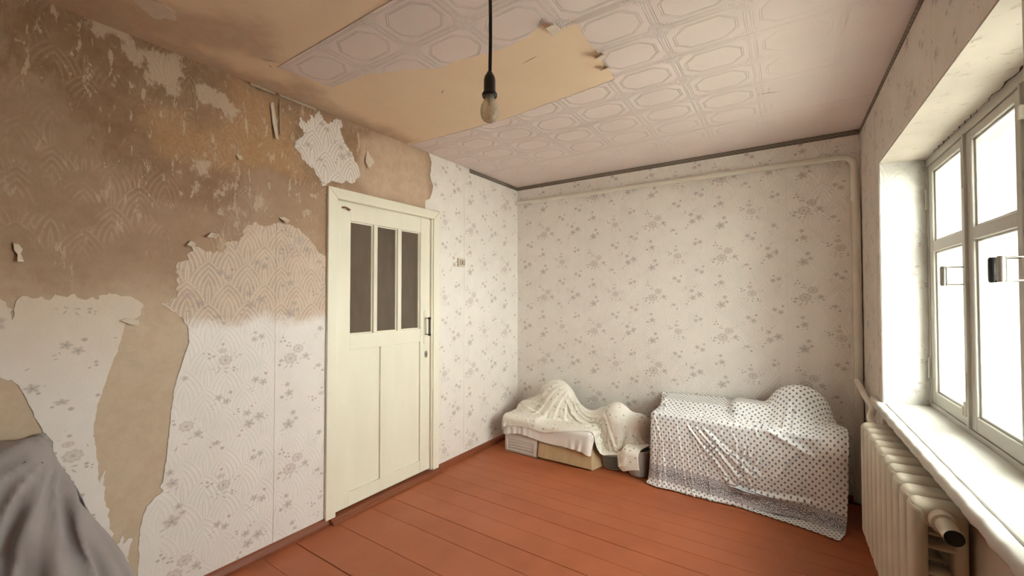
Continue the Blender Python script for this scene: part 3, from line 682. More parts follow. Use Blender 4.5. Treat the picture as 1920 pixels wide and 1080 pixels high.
# reveal: papered left cheek (slightly splayed), plastered head
def REV(o, z, h):
    t = o / .20; return tuple(R(S0 + .001 + h - .058 * t, o, z))
wedge = bmesh.new()
add_box(wedge, (0, 0, 0), (1, 1, 1))
for v in wedge.verts:
    t, o, z = v.co
    v.co = R((S0 - .058 * o) if t > .5 else S0 - .09, .20 * o, ZS - .045 if z < .5 else ZH)
q = finish('reveal_cheek', wedge, PLASTER); q.parent = wall_right; q.matrix_parent_inverse = Matrix.Translation(-RO)
def REV2(u, z, h): return REV(u, z, h)
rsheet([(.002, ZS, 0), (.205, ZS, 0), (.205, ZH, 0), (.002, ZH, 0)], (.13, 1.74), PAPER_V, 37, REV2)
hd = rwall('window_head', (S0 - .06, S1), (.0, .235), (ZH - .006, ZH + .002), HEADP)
wall_front = tag(box('wall_front', (XL - .14, Y0 - .15, 0), (1.0, Y0, ZC), PLASTER), kind='structure')

# --- ceiling
V2, F2 = skin([(XL - .14, .95, Y0 - .15, YB + .15)], .04, None); A2 = np.array(V2)
n_top = len(V2)
vc = [(p[0], p[1], ZC) for p in V2] + [(x, y, ZC + .12) for x, y in ((XL - .14, Y0 - .15), (.95, Y0 - .15), (.95, YB + .15), (XL - .14, YB + .15))]
ceiling = pydata('ceiling', vc, [q[::-1] for q in F2] + [(n_top, n_top + 1, n_top + 2, n_top + 3)], BOARD, None, V2 + [(0, 0)] * 4,
                 {'dirt': np.concatenate([np.clip(np.maximum(sdist(CBROWN, A2), .10 - np.where(A2[:, 1] < 2.2, (A2[:, 0] - XL) * .8, 9)), -.5, .5), [-.5] * 4])})
tag(ceiling, kind='structure')
for k, (a, b) in enumerate(((1.0, 1.583), (1.585, 2.087), (2.089, 2.591), (2.593, 3.095), (3.097, 3.9))):
    sheet('ceiling_paper_strip', clip(clip(CPOLY, 1, a, False), 1, b, True), CW, CPAPER, ceiling, None, seed=50 + k, thick=.002)
def CF(x, y, h): return (x, y, ZC - h)
flake(ceiling, (-.835, 1.56), [(-.035, .06), (.01, .05), (.02, .0), (.03, -.045), (-.01, -.05), (-.03, 0)], CF, FLAKE, .03, seed=21)
flake(ceiling, (-.752, 1.86), [(-.03, .03), (.02, .03), (.03, -.02), (-.015, -.025)], CF, FLAKE, .035, seed=22)
flake(ceiling, (-.765, 1.985), [(-.03, .02), (.015, .03), (.02, -.02), (-.02, -.03)], CF, FLAKE, .03, seed=23)
sheet('paper_scrap', [(-2.18, .60, 9), (-2.12, .655, 9), (-2.07, .64, 9), (-2.035, .585, 9), (-2.06, .545, 9), (-2.10, .50, 9), (-2.135, .545, 9)], CW, FLAKE, ceiling, None, seed=71, thick=.003)
for i, (x, y, l, a) in enumerate(((-2.10, 1.02, .085, 55), (-2.15, 1.05, .03, 120), (-1.05, 1.72, .11, 170), (-1.62, 1.72, .05, 150), (-.1, 2.75, .13, 15))):
    c_, s_ = math.cos(math.radians(a)), math.sin(math.radians(a))
    pts = [(x + t * l * c_ - w * s_, y + t * l * s_ + w * c_, ZC - .0045) for t, w in ((-.5, 0), (-.2, .0022), (.1, .0030), (.5, 0), (.1, -.0008), (-.2, -.0012))]
    pydata('crack', pts, [(0, 1, 2, 3, 4, 5)], GAP, ceiling)

# --- paper border under the ceiling
def strip_border(name, p0, p1, nrm, w=.036):
    p0, p1, nrm = Vector(p0), Vector(p1), Vector(nrm); L = (p1 - p0).length; V, uv = [], []
    for h in (.0, .004):
        for p, u in ((p0, 0), (p1, L)):
            for z in (0, 1): V.append(tuple(p + nrm * h + Vector((0, 0, -w * (1 - z))))); uv.append((u, z))
    o = pydata(name, V, [(0, 1, 3, 2), (4, 6, 7, 5), (0, 4, 5, 1), (2, 3, 7, 6), (0, 2, 6, 4), (1, 5, 7, 3)], BORDER, None, uv)
    return tag(o, kind='structure')
strip_border('trim_1', (XL, 2.905, ZC - .001), (XL, YB, ZC - .001), (1, 0, 0))
strip_border('trim_2', (XL, YB, ZC - .001), (xr, YB, ZC - .001), (0, -1, 0))
strip_border('trim_3', R(0, 0, ZC - .001), R(2.7, 0, ZC - .001), -RN)

# --- floor: boards laid across the room
floor = tag(box('floor', (XL - .14, Y0 - .15, -.14), (1.0, YB + .15, -.022), GAP), kind='structure')
seams = [3.70, 3.56, 3.42, 3.285, 3.155, 3.02, 2.888, 2.755, 2.622, 2.490, 2.340, 2.169, 2.00, 1.831, 1.587, 1.334, 1.155]
while seams[-1] > Y0 + .1: seams.append(seams[-1] - random.choice((.15, .17, .19, .2)))
for a, b in zip(seams, seams[1:]):
    g = random.uniform(.0012, .0030); dz = random.uniform(-.0018, .0012)
    bm = bmesh.new(); add_box(bm, (XL - .0, b + g / 2, -.03), (.47, a - g / 2, dz), .002, 1)
    finish('plank', bm, FLOOR, floor)

# --- skirting on the left wall, threshold at the door
def skirt(name, y0, y1, d=.028, h=.048, kind='structure', fn=None):
    prof = [(0, 0), (d, 0), (d, h * .35), (d * .86, h * .62), (d * .55, h * .86), (d * .2, h), (0, h)]
    V = [(XL + x, y, z) for y in (y0, y1) for x, z in prof]; n = len(prof)
    if fn: V = [fn(*v) for v in V]
    F = [(i, (i + 1) % n, n + (i + 1) % n, n + i) for i in range(n)] + [tuple(range(n))[::-1], tuple(range(n, 2 * n))]
    return tag(pydata(name, V, F, BASEB, smooth=False), kind=kind)
skirt('baseboard_left', Y0, 1.540); skirt('baseboard_left', 2.512, YB)
bm = bmesh.new(); add_box(bm, (XL - .10, 1.552, 0), (XL + .030, 2.508, .034), .006, 2); th = tag(finish('trim_4', bm, BASEB, None, True), kind='structure')
skirt('trim_5', 1.556, 2.506, .052, .030)
bm = bmesh.new(); add_box(bm, (XL + .001, YB - .022, 0), (RO.x - .03, YB, .055), .005, 2); tag(finish('baseboard_back', bm, BASEB, None, True), kind='structure')

# ================================================================= DOOR
door = empty('door_1', (XL, 2.005, 0)); tag(door, kind='structure')
def wloc(o):
    return o.location.copy() if o.parent is None else wloc(o.parent) + o.matrix_parent_inverse.translation + o.location
def par(o, p):                                           # parent, keeping world coordinates
    o.parent = p; o.matrix_parent_inverse = Matrix.Translation(-wloc(p)); return o
def dbox(name, x, y, z, mat, p, bev=.002, seg=1): return par(box(name, (XL + x[0], y[0], z[0]), (XL + x[1], y[1], z[1]), mat, None, bev, seg), p)
# mitred casing with a stepped inner edge
def casing(pts, w0, w1, x0, x1):
    bm = bmesh.new(); n = len(pts)
    vs = [[bm.verts.new((XL + x, y, z)) for x in (x0, x1)] for y, z in pts]
    bm.faces.new([v[1] for v in vs]); bm.faces.new([v[0] for v in vs][::-1])
    for i in range(n): bm.faces.new((vs[i][0], vs[i][1], vs[(i + 1) % n][1], vs[(i + 1) % n][0]))
    bmesh.ops.bevel(bm, geom=[e for e in bm.edges], offset=.003, segments=1, affect='EDGES'); return bm
for pts in ([(1.522, .034), (1.589, .034), (1.589, 2.030), (1.522, 2.098)], [(2.508, .034), (2.508, 2.098), (2.441, 2.030), (2.441, .034)],
            [(1.522, 2.0985), (1.589, 2.0305), (2.441, 2.0305), (2.508, 2.0985)]):
    par(finish('casing', casing(pts, 0, 0, -.01, .022), DOOR), door)
dbox('casing_bead', (-.01, .014), (2.4255, 2.4405), (.036, 2.03), DOOR, door, .003)
dbox('frame_jamb', (-.14, -.012), (1.575, 1.588), (0, 2.035), DOOR, door); dbox('frame_jamb', (-.14, -.012), (2.424, 2.436), (0, 2.035), DOOR, door)
dbox('frame_head', (-.14, -.012), (1.575, 2.436), (2.026, 2.04), DOOR, door)
leaf = par(empty('door_leaf', (XL, 2.005, .05)), door)
LX = (-.040, -.002); SY0, SY1, SZ0, SZ1 = 1.590, 2.423, .050, 2.024
for y in ((SY0, 1.697), (2.322, SY1)): dbox('stile', LX, y, (SZ0, SZ1), DOOR, leaf, .0015)
for z in ((SZ0, .140), (1.060, 1.160), (1.908, SZ1)): dbox('rail', (LX[0], LX[1] - .0006), (1.697, 2.322), z, DOOR, leaf, .0015)
dbox('middle_stile', (LX[0], LX[1] - .0008), (1.945, 2.070), (.140, 1.060), DOOR, leaf, .0015)
for y in ((1.697, 1.945), (2.070, 2.322)): dbox('panel', (-.030, -.015), y, (.140, 1.060), DOOR, leaf, .001)
for y in ((1.883, 1.914), (2.096, 2.131)): dbox('muntin', (LX[0], LX[1] - .001), y, (1.160, 1.908), DOOR, leaf, .002)
for y in ((1.697, 1.883), (1.914, 2.096), (2.131, 2.322)):
    dbox('pane', (-.030, -.027), y, (1.160, 1.908), DGLASS, leaf, 0)
    bm = bmesh.new()
    for a, b, c, d in ((y[0], y[0] + .008, 1.160, 1.908), (y[1] - .008, y[1], 1.160, 1.908), (y[0] + .008, y[1] - .008, 1.160, 1.168), (y[0] + .008, y[1] - .008, 1.900, 1.908)):
        add_box(bm, (XL - .027, a, c), (XL - .019, b, d))
    par(finish('glazing_bead', bm, DOOR), leaf)
bm = bmesh.new()                                         # painted back plate with round ends
pl = [(2.372 + .017 * math.cos(t), (1.285 if math.sin(t) > 0 else 1.050) + .017 * math.sin(t)) for t in [2 * PI * (i + .5) / 20 for i in range(20)]]
v0 = [bm.verts.new((XL - .002, y, z)) for y, z in pl]; v1 = [bm.verts.new((XL + .0015, y, z)) for y, z in pl]
bm.faces.new(v1); [bm.faces.new((v0[i], v0[(i + 1) % 20], v1[(i + 1) % 20], v1[i])) for i in range(20)]
hp = par(finish('handle_plate', bm, DOOR), leaf)
hd_ = par(tube('handle', [(XL + .045, 2.372, 1.120), (XL + .045, 2.372, 1.235)], [.0085] * 2, DARKM), leaf); hd_['label'] = 'dark worn grip of the door handle'
for z in (1.113, 1.240):
    par(tube('handle_rod', bend([(XL - .002, 2.372, z), (XL + .045, 2.372, z), (XL + .045, 2.372, 1.1765)], .008)[:8], .0045, STEEL), leaf)
    par(lathe('handle_cap', [(0, -.010), (.011, -.008), (.0125, 0), (.011, .008), (0, .010)], BLACK, None, 16, (XL + .045, 2.372, z)), leaf)
bm = bmesh.new(); kp = [(2.380 + .015 * math.cos(t), .956 + .028 * math.sin(t)) for t in [2 * PI * i / 24 for i in range(24)]]
v0 = [bm.verts.new((XL - .002, y, z)) for y, z in kp]; v1 = [bm.verts.new((XL + .003, y, z)) for y, z in kp]
bm.faces.new(v1); [bm.faces.new((v0[i], v0[(i + 1) % 24], v1[(i + 1) % 24], v1[i])) for i in range(24)]
par(finish('keyhole_plate', bm, STEEL), leaf)
bm = bmesh.new(); kh = [(2.380 + .0048 * math.cos(t), .962 + .0048 * math.sin(t)) for t in [PI * (-.3 + 1.6 * i / 12) for i in range(13)]] + [(2.3765, .942), (2.3835, .942)]
bm.faces.new([bm.verts.new((XL + .0036, y, z)) for y, z in kh]); par(finish('keyhole', bm, HOLE), leaf)
for z in (1.765, .345):
    bm = bmesh.new()
    for k in range(3): add_tube(bm, [(XL + .006, 1.590, z - .055 + k * .037), (XL + .006, 1.590, z - .020 + k * .037)], .0065, 10)
    par(finish('hinge', bm, DARKM, None, True), leaf)
par(tube('hook', bend([(XL - .002, 1.632, 1.985), (XL + .02, 1.640, 1.985), (XL + .02, 1.668, 1.978), (XL + .008, 1.676, 1.972)], .008), .005, RUST), leaf)
par(lathe('hook_plate', [(0, .004), (.012, .003), (.013, 0)], RUST, None, 14, (XL + .012, 1.672, 1.976)), leaf)

# the hall behind the door, with an unseen opening added in its end wall to light it
hall = empty('hall', (XL - .8, 2.0, 0)); tag(hall, kind='structure')
for n_, lo, hi in (('hall_floor', (-4.0, -.2, -.14), (XL - .14, 3.84, -.02)), ('hall_ceiling', (-4.0, -.2, ZC), (XL - .14, 3.84, ZC + .1)), ('hall_wall', (-4.1, -.3, -.14), (-4.0, 3.95, ZC + .1)),
                   ('hall_wall', (-4.1, 3.84, -.14), (XL - .14, 3.95, ZC + .1)), ('hall_wall', (-4.0, -.3, -.14), (-3.75, -.2, ZC)), ('hall_wall', (-2.9, -.3, -.14), (XL - .14, -.2, ZC)), ('hall_wall', (-3.75, -.3, -.14), (-2.9, -.2, 1.25)), ('hall_wall', (-3.75, -.3, 1.95), (-2.9, -.2, ZC))):
    par(box(n_, lo, hi, FLOOR if 'floor' in n_ else HALL), hall)

# ================================================================= WINDOW
win = empty('window_1', R(1.43, .20, ZS)); tag(win, kind='structure')
def wb(name, s, o, z, mat, p, bev=.002, seg=1): return par(rbox(name, s, o, z, mat, None, bev, seg), p)
OI, OO = (.205, .250), (.335, .375)
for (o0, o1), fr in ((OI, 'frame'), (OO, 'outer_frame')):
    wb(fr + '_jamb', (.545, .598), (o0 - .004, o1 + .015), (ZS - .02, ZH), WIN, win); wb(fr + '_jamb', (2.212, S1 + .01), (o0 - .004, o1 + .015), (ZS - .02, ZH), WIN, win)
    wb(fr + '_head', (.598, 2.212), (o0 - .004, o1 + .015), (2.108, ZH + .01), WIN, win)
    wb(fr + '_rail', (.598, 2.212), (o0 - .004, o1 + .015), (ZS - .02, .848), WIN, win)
    for k, (a, b) in enumerate(((.600, 1.128), (1.142, 1.640), (1.650, 2.210))):
        inner = fr == 'frame'
        st = .055
        bm = bmesh.new()
        for s, z in (((a, a + st), (.850, 2.106)), ((b - st, b), (.850, 2.106))): add_box(bm, (s[0], o0, z[0]), (s[1], o1, z[1]), .003, 1)
        for z in ((.850, .910), (1.645, 1.698), (2.068, 2.106)): add_box(bm, (a + st - .001, o0 + .001, z[0]), (b - st + .001, o1 - .001, z[1]), .003, 1)
        for v in bm.verts: v.co = R(*v.co)
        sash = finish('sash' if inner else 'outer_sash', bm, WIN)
        c = R((a + b) / 2, o0, .85); origin_to(sash, c); par(sash, win)
        def sb(name, s, o, z, mat, bev=0.0):
            return par(rbox(name, s, o, z, mat, None, bev, 1), sash)
        for z in ((.910, 1.645), (1.698, 2.068)):
            q = sb('pane', (a + st - .004, b - st + .004), (o0 + .030, o0 + .033), (z[0] - .004, z[1] + .004), GLASS)
        if not inner: continue
        bm = bmesh.new()                                 # putty beads round the panes
        for z in ((.910, 1.645), (1.698, 2.068)):
            for s_, zz in (((a + st, a + st + .009), z), ((b - st - .009, b - st), z), ((a + st + .009, b - st - .009), (z[0], z[0] + .010)), ((a + st + .009, b - st - .009), (z[1] - .009, z[1]))):
                add_box(bm, (s_[0], o0 + .012, zz[0]), (s_[1], o0 + .030, zz[1]), .002, 1)
        for v in bm.verts: v.co = R(*v.co)
        par(finish('putty_bead', bm, WIN), sash)
        hs_ = b - .028 if k < 2 else a + .028
        dark = k == 1
        hz = 1.500
        par(tube('handle', [R(hs_, o0 - .066, hz - .043), R(hs_, o0 - .066, hz - .036), R(hs_, o0 - .066, hz + .036), R(hs_, o0 - .066, hz + .043)], [.009, .012, .012, .009], BLACK if dark else STEEL), sash)
        for z in (hz - .038, hz + .038): par(tube('handle_rod', [R(hs_, o0 - .066, z), R(hs_, o0 + .002, z)], .0028, STEEL, None, 8), sash)
        hx = a + .004 if k != 2 else b - .004
        for z in (1.03, 1.93):
            bm = bmesh.new(); add_tube(bm, [R(hx - .012, o0 - .007, z - .055), R(hx - .012, o0 - .007, z + .055)], .007, 10); par(finish('hinge', bm, WIN, None, True), sash)
        if k == 0:
            bm = bmesh.new(); add_box(bm, (b - .040, o0 - .012, .890), (b - .022, o0, .955), .003, 1); add_tube(bm, [(b - .031, o0 - .014, .895), (b - .031, o0 - .014, .935)], .005, 8)
            for v in bm.verts: v.co = R(*v.co)
            par(finish('bolt', bm, PIPE), sash)
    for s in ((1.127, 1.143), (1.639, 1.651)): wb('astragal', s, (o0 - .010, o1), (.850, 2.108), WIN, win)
bm = bmesh.new(); add_box(bm, (1.655, .188, 1.985), (1.675, .206, 2.03), .003, 1)
for v in bm.verts: v.co = R(*v.co)
par(finish('latch', bm, PIPE), win)
# window board: a wide board and a nosing strip with an open joint
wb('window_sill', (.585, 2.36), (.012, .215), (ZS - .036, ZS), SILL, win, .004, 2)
bm = bmesh.new(); add_box(bm, (.455, -.036, ZS - .044), (2.42, .0095, ZS + .001), .013, 4)
bmesh.ops.subdivide_edges(bm, edges=[e for e in bm.edges if abs(e.verts[0].co.x - e.verts[1].co.x) > 1], cuts=60)
rg = random.Random(3)
for v in bm.verts:
    v.co.y += .0018 * math.sin(v.co.x * 43) * (v.co.y < 0) + .0012 * math.sin(v.co.x * 97 + v.co.z * 60) * (v.co.y < 0); v.co.z += .0012 * math.sin(v.co.x * 31)
for v in bm.verts: v.co = R(*v.co)
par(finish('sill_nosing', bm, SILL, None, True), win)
for s, e in ((.72, 1.02), (1.04, 1.32), (1.36, 1.86)):       # open joint between the plastered head and the frame
    k = 14; top = [(s + (e - s) * t / k, .194 + .006 * math.sin(t * 1.9 + s * 9)) for t in range(k + 1)]
    V = [R(a_, b_, ZH - .0072) for a_, b_ in top] + [R(a_, b_ + .0015 + .006 * math.sin(PI * i / k) * (.6 + .4 * math.sin(i * 2.3)), ZH - .0072) for i, (a_, b_) in enumerate(top)]
    par(pydata('crack', V, [(i, i + 1, k + 2 + i, k + 1 + i) for i in range(k)], GAP), win)

# outside: pale yard under the overcast sky
yard = tag(box('ground_outside', (1.0, -14, -.8), (14, 18, -.6), OUTG), kind='structure')

# ================================================================= RADIATOR AND PIPES
rad = empty('radiator', R(1.31, -.05, 0)); tag(rad, 'cream cast iron sectional radiator under the window sill', 'radiator')
Z0, Z1, OF, OB = .150, .745, -.118, .016
def section_mesh():
    bm = bmesh.new(); w = .0465
    add_box(bm, (-w, OF, Z0 + .01), (w, OF + .040, Z1 - .008), .0195, 4)        # front column
    add_box(bm, (-w * .8, OB - .036, Z0 + .02), (w * .8, OB, Z1 - .01), .015, 3)  # rear column
    for z in ((Z0, Z0 + .075), (Z1 - .075, Z1)): add_box(bm, (-w * .97, OF + .004, z[0]), (w * .97, OB - .004, z[1]), .022, 4)   # heads
    for k in range(5):
        z = .27 + k * .083
        add_box(bm, (-w * .75, OF + .03, z), (w * .75, OB - .03, z + .012), .004, 1)
    for z in (Z0 + .040, Z1 - .040): add_tube(bm, [(-.056, -.050, z), (.056, -.050, z)], .024, 16)
    bm.verts.index_update()
    for v in bm.verts: v.co = RS * v.co.x + RN * v.co.y + Vector((0, 0, v.co.z))
    bmesh.ops.recalc_face_normals(bm, faces=bm.faces)
    me = bpy.data.meshes.new('section'); bm.to_mesh(me); bm.free(); me.materials.append(RAD)
    me.polygons.foreach_set('use_smooth', [True] * len(me.polygons)); me.set_sharp_from_angle(angle=math.radians(50)); return me
sm_ = section_mesh()
for k in range(10):
    q = bpy.data.objects.new('section', sm_); C.objects.link(q); q.parent = rad
    q.location = R(.822 + .1075 * k, 0, 0) - rad.location
par(tube('hub', [R(1.83, -.050, Z1 - .040), R(1.868, -.050, Z1 - .040), R(1.870, -.050, Z1 - .040), R(1.955, -.050, Z1 - .040)], [.032, .032, .0235, .0235], RAD, None, 24, False), rad)
q = par(tube('hub_opening', [R(1.90, -.050, Z1 - .040), R(1.9545, -.050, Z1 - .040)], .0225, HOLE, None, 24, True), rad); q['label'] = 'open black end of the radiator hub'
par(tube('plug', [R(1.83, -.050, Z0 + .040), R(1.875, -.050, Z0 + .040)], .028, RAD, None, 8), rad)
for s in (.98, 1.70): par(tube('bracket', [R(s, -.05, .62), R(s, .028, .62)], .008, RAD, None, 8), rad)

hp_ = empty('heating_pipe', (RO.x - .045, YB - .035, 0)); tag(hp_, 'white painted heating pipe along the back wall and down the window corner', 'pipe')
PX, PY = .352, YB - .034
par(tube('pipe_run', bend([(XL + .004, PY, 2.385), (-1.0, PY, 2.378), (PX, PY, 2.372), (PX, PY, 2.04)], .085, 10), .0205, PIPE, None, 18), hp_)
par(tube('pipe_sleeve', [(PX + .003, PY, 2.062), (PX + .003, PY, .03)], .0285, PIPE, None, 20), hp_)
par(tube('sleeve_strip', [(PX - .024, PY - .012, 2.058), (PX - .024, PY - .012, .03)], .008, PIPE, None, 8), hp_)
bp = bend([R(.045, -.042, .845), R(.40, -.044, .800), R(.56, -.028, .772), R(.62, -.060, .735), R(.762, -.050, Z1 - .040)], .05, 6)
par(tube('branch_pipe', bp, .0165, PIPE, None, 14), hp_)
par(tube('pipe_nut', [R(.732, -.0525, Z1 - .036), R(.763, -.0505, Z1 - .040)], .023, PIPE, None, 6), hp_)

# ================================================================= LAMP AND SWITCH
lx, ly = -.804, 1.071
lamp = empty('pendant_lamp', (lx, ly, ZC)); tag(lamp, 'bare dusty light bulb hanging on a black cord', 'lamp')
bm = bmesh.new()
for o in (-.0026, .0026):
    add_tube(bm, [(lx + o * math.cos(.6 + z * 1.5) + .003 * math.sin(z * 9), ly + o * math.sin(.6 + z * 1.5), z) for z in np.linspace(ZC - .012, 2.128, 26)], .0030, 8)
par(finish('cord', bm, CORD, None, True), lamp)
par(lathe('ceiling_hook', [(0, ZC - .028), (.006, ZC - .026), (.010, ZC - .012), (.012, ZC - .002), (0, ZC - .001)], DARKM, None, 16, (lx, ly, 0)), lamp)
par(lathe('socket', [(0, 2.134), (.007, 2.133), (.010, 2.127), (.0165, 2.116), (.0188, 2.105), (.0192, 2.070), (.0196, 2.068), (.0246, 2.060), (.0250, 2.054), (.0235, 2.051), (.0175, 2.053), (.0165, 2.075), (0, 2.078)], BLACK, None, 32, (lx, ly, 0)), lamp)
bulb = par(lathe('bulb', [(.0125, 2.070), (.0140, 2.055), (.0160, 2.046), (.0215, 2.034), (.0270, 2.022), (.0297, 2.008), (.0292, 1.996), (.0262, 1.984), (.0200, 1.9745), (.011, 1.9695), (0, 1.968)], BULB, None, 40, (lx, ly, 0)), lamp)
bm = bmesh.new(); add_lathe(bm, [(0, 2.024), (.004, 2.025), (.005, 2.045), (.010, 2.066), (.012, 2.072)], 14, (lx, ly, 0))
for a in (-.010, .010): add_tube(bm, [(lx, ly, 2.03), (lx + a, ly + a * .3, 2.006)], .0006, 5)
add_tube(bm, [(lx - .010, ly - .003, 2.006), (lx - .005, ly, 2.003), (lx, ly, 2.006), (lx + .005, ly + .001, 2.003), (lx + .010, ly + .003, 2.006)], .0005, 5)
par(finish('filament_mount', bm, STEEL, None, True), bulb)
sw = empty('light_switch', (XL, 2.787, 1.705)); tag(sw, 'small old square light switch on the papered wall beside the door', 'light switch')
bm = bmesh.new(); add_box(bm, (XL, 2.742, 1.668), (XL + .022, 2.832, 1.742), .005, 2); par(finish('switch_housing', bm, SWITCH, None, True), sw)
bm = bmesh.new()
for y, z in (((2.757, 2.817), (1.683, 1.688)), ((2.757, 2.817), (1.722, 1.727)), ((2.757, 2.762), (1.688, 1.722)), ((2.812, 2.817), (1.688, 1.722))): add_box(bm, (XL + .02, y[0], z[0]), (XL + .0265, y[1], z[1]), .001, 1)
par(finish('switch_rim', bm, SWITCHD), sw)
bm = bmesh.new(); add_box(bm, (XL + .02, 2.780, 1.692), (XL + .032, 2.794, 1.718), .003, 1); par(finish('switch_rocker', bm, SWITCHD), sw)

# ================================================================= DRAPED CLOTHS (position-based cloth settled on what lies beneath)
def ell(c, r):
    c = np.array(c); r = np.array(r)
    def push(P, t):
        d = (P - c) / (r + t); n = np.linalg.norm(d, axis=1); m = n < 1
        if m.any(): P[m] = c + (d[m] / np.maximum(n[m], 1e-6)[:, None]) * (r + t)
        return m
    return push
def rb(lo, hi, r=.02):
    c = (np.array(lo) + hi) / 2; h = (np.array(hi) - lo) / 2 - r
    def push(P, t):
        q = P - c; a = np.abs(q) - h; m = (a < r + t).all(1)
        if not m.any(): return m
        Q, A = q[m], a[m]; sg = np.where(Q < 0, -1, 1.)
        pos = np.maximum(A, 0); L = np.linalg.norm(pos, axis=1); ins = L < 1e-6
        dirn = pos / np.maximum(L, 1e-6)[:, None]; ax = A.argmax(1); oh = np.eye(3)[ax]
        dirn[ins] = oh[ins]; dist = np.where(ins, A.max(1), L) - r
        mv = np.maximum(t - dist, 0); Q = Q + sg * dirn * mv[:, None]; P[m] = c + Q
        full = np.zeros(len(P), bool); full[np.where(m)[0][mv > 0]] = True; return full
    return push
def plane(ax, val, sgn):
    def push(P, t):
        m = (P[:, ax] - val) * sgn < t; P[m, ax] = val + sgn * t; return m
    return push
def drape(P0, rest_u, rest_v, cols, steps=220, iters=14, thick=.006, pins=None, mu=.7, grav=9.8, damp=.94, bendk=.12):
    n, m, _ = P0.shape; ru = np.asarray(rest_u, float).reshape(1, -1, 1) * np.ones((1, m, 1)); rv = np.broadcast_to(np.asarray(rest_v, float).reshape(-1, 1, 1), (n, 1, 1)); dg = np.sqrt(ru.mean() ** 2 + rv ** 2); P = P0.copy(); O = P.copy(); dt = 1 / 55.
    pins = pins or {}
    def con(a, b, L, k):
        d = b - a; l = np.linalg.norm(d, axis=2, keepdims=True); c = d * ((l - L) / np.maximum(l, 1e-6) * .5 * k); a += c; b -= c
    for s in range(steps):
        V = (P - O) * damp; V = np.clip(V, -.03, .03); O = P.copy(); P = P + V; P[:, :, 2] -= grav * dt * dt
        for it in range(iters):
            for st in (0, 1):
                a, b = P[:, st:-1:2], P[:, st + 1::2]; k = min(a.shape[1], b.shape[1]); con(a[:, :k], b[:, :k], rv, 1)
                a, b = P[st:-1:2], P[st + 1::2]; k = min(a.shape[0], b.shape[0]); con(a[:k], b[:k], ru, 1)
            for st in (0, 1):
                a, b = P[st:-1:2, :-1], P[st + 1::2, 1:]; k = min(a.shape[0], b.shape[0]); con(a[:k], b[:k], dg[st:-1:2][:k], .5)
                a, b = P[st:-1:2, 1:], P[st + 1::2, :-1]; k = min(a.shape[0], b.shape[0]); con(a[:k], b[:k], dg[st:-1:2][:k], .5)
            con(P[:-2], P[2:], 2 * ru, bendk); con(P[:, :-2], P[:, 2:], 2 * rv, bendk)
            for (i, j), t in pins.items(): P[i, j] = t
            if it % 3 == 2 or it == iters - 1:
                F = P.reshape(-1, 3); FO = O.reshape(-1, 3)
                for c in cols:
                    B = F.copy(); h = c(F, thick)
                    if h.any():
                        d = F[h] - B[h]; L = np.linalg.norm(d, axis=1, keepdims=True); nn = d / np.maximum(L, 1e-9)
                        mv = F[h] - FO[h]; tg = mv - nn * (mv * nn).sum(1, keepdims=True); F[h] -= tg * mu
                P = F.reshape(n, m, 3); O = FO.reshape(n, m, 3)
    return P
def cloth_object(name, P, uv, mat, sub=1, thick=.0022):
    n, m, _ = P.shape
    F = [(i * m + j, (i + 1) * m + j, (i + 1) * m + j + 1, i * m + j + 1) for i in range(n - 1) for j in range(m - 1)]
    o = pydata(name, P.reshape(-1, 3), F, mat, None, uv.reshape(-1, 2), smooth=True)
    a = o.modifiers.new('smooth', 'SUBSURF'); a.levels = a.render_levels = sub
    b = o.modifiers.new('thickness', 'SOLIDIFY'); b.thickness = thick; b.offset = 0
    return o
def finer(P, k=2):                                       # Catmull-Rom refinement of a cloth grid
    for ax in (0, 1):
        Q = np.moveaxis(P, ax, 0); E = np.concatenate([2 * Q[:1] - Q[1:2], Q, 2 * Q[-1:] - Q[-2:-1]]); n = len(Q); out = []
        for j in range(k):
            t = j / k; a, b, c, d = E[:n - 1], E[1:n], E[2:n + 1], E[3:n + 2]
            out.append(.5 * (2 * b + (c - a) * t + (2 * a - 5 * b + 4 * c - d) * t * t + (3 * b - a - 3 * c + d) * t ** 3))
        R_ = np.stack(out, 1).reshape((-1,) + Q.shape[1:]); P = np.moveaxis(np.concatenate([R_, Q[-1:]]), 0, ax)
    return P
def grid_uv(P, wu, wv):
    U, V = np.meshgrid(np.linspace(0, wu, P.shape[0]), np.linspace(0, wv, P.shape[1]), indexing='ij'); return np.stack([U, V], 2)
def crease(P, UV, lines):                                # pressed-in folds: (u0, v0, u1, v1, half width, height) in metres of cloth
    for u0, v0, u1, v1, w, amp in lines:
        du = np.gradient(P, axis=0); dv = np.gradient(P, axis=1); nn = np.cross(du, dv); nn /= np.maximum(np.linalg.norm(nn, axis=2, keepdims=True), 1e-9)
        if nn[:, :, 2].mean() - nn[:, :, 1].mean() + .5 * nn[:, :, 0].mean() < 0: nn = -nn
        a = np.array((u0, v0)); d = np.array((u1 - u0, v1 - v0)); L = np.linalg.norm(d); d = d / L; q = UV - a
        t = (q @ d) / L; pd = q[:, :, 0] * d[1] - q[:, :, 1] * d[0] + .012 * np.sin(t * 5 + u0 * 40) * L
        tap = np.clip(np.minimum(t + .05, 1.05 - t) * 5, 0, 1); tap = tap * tap * (3 - 2 * tap); ww = w * (.55 + .6 * np.clip(t, 0, 1))
        P += nn * (amp * tap * (np.exp(-np.abs(pd) / ww) - .45 * np.exp(-((pd - 1.9 * ww) / (1.3 * ww)) ** 2)))[:, :, None]
    return P
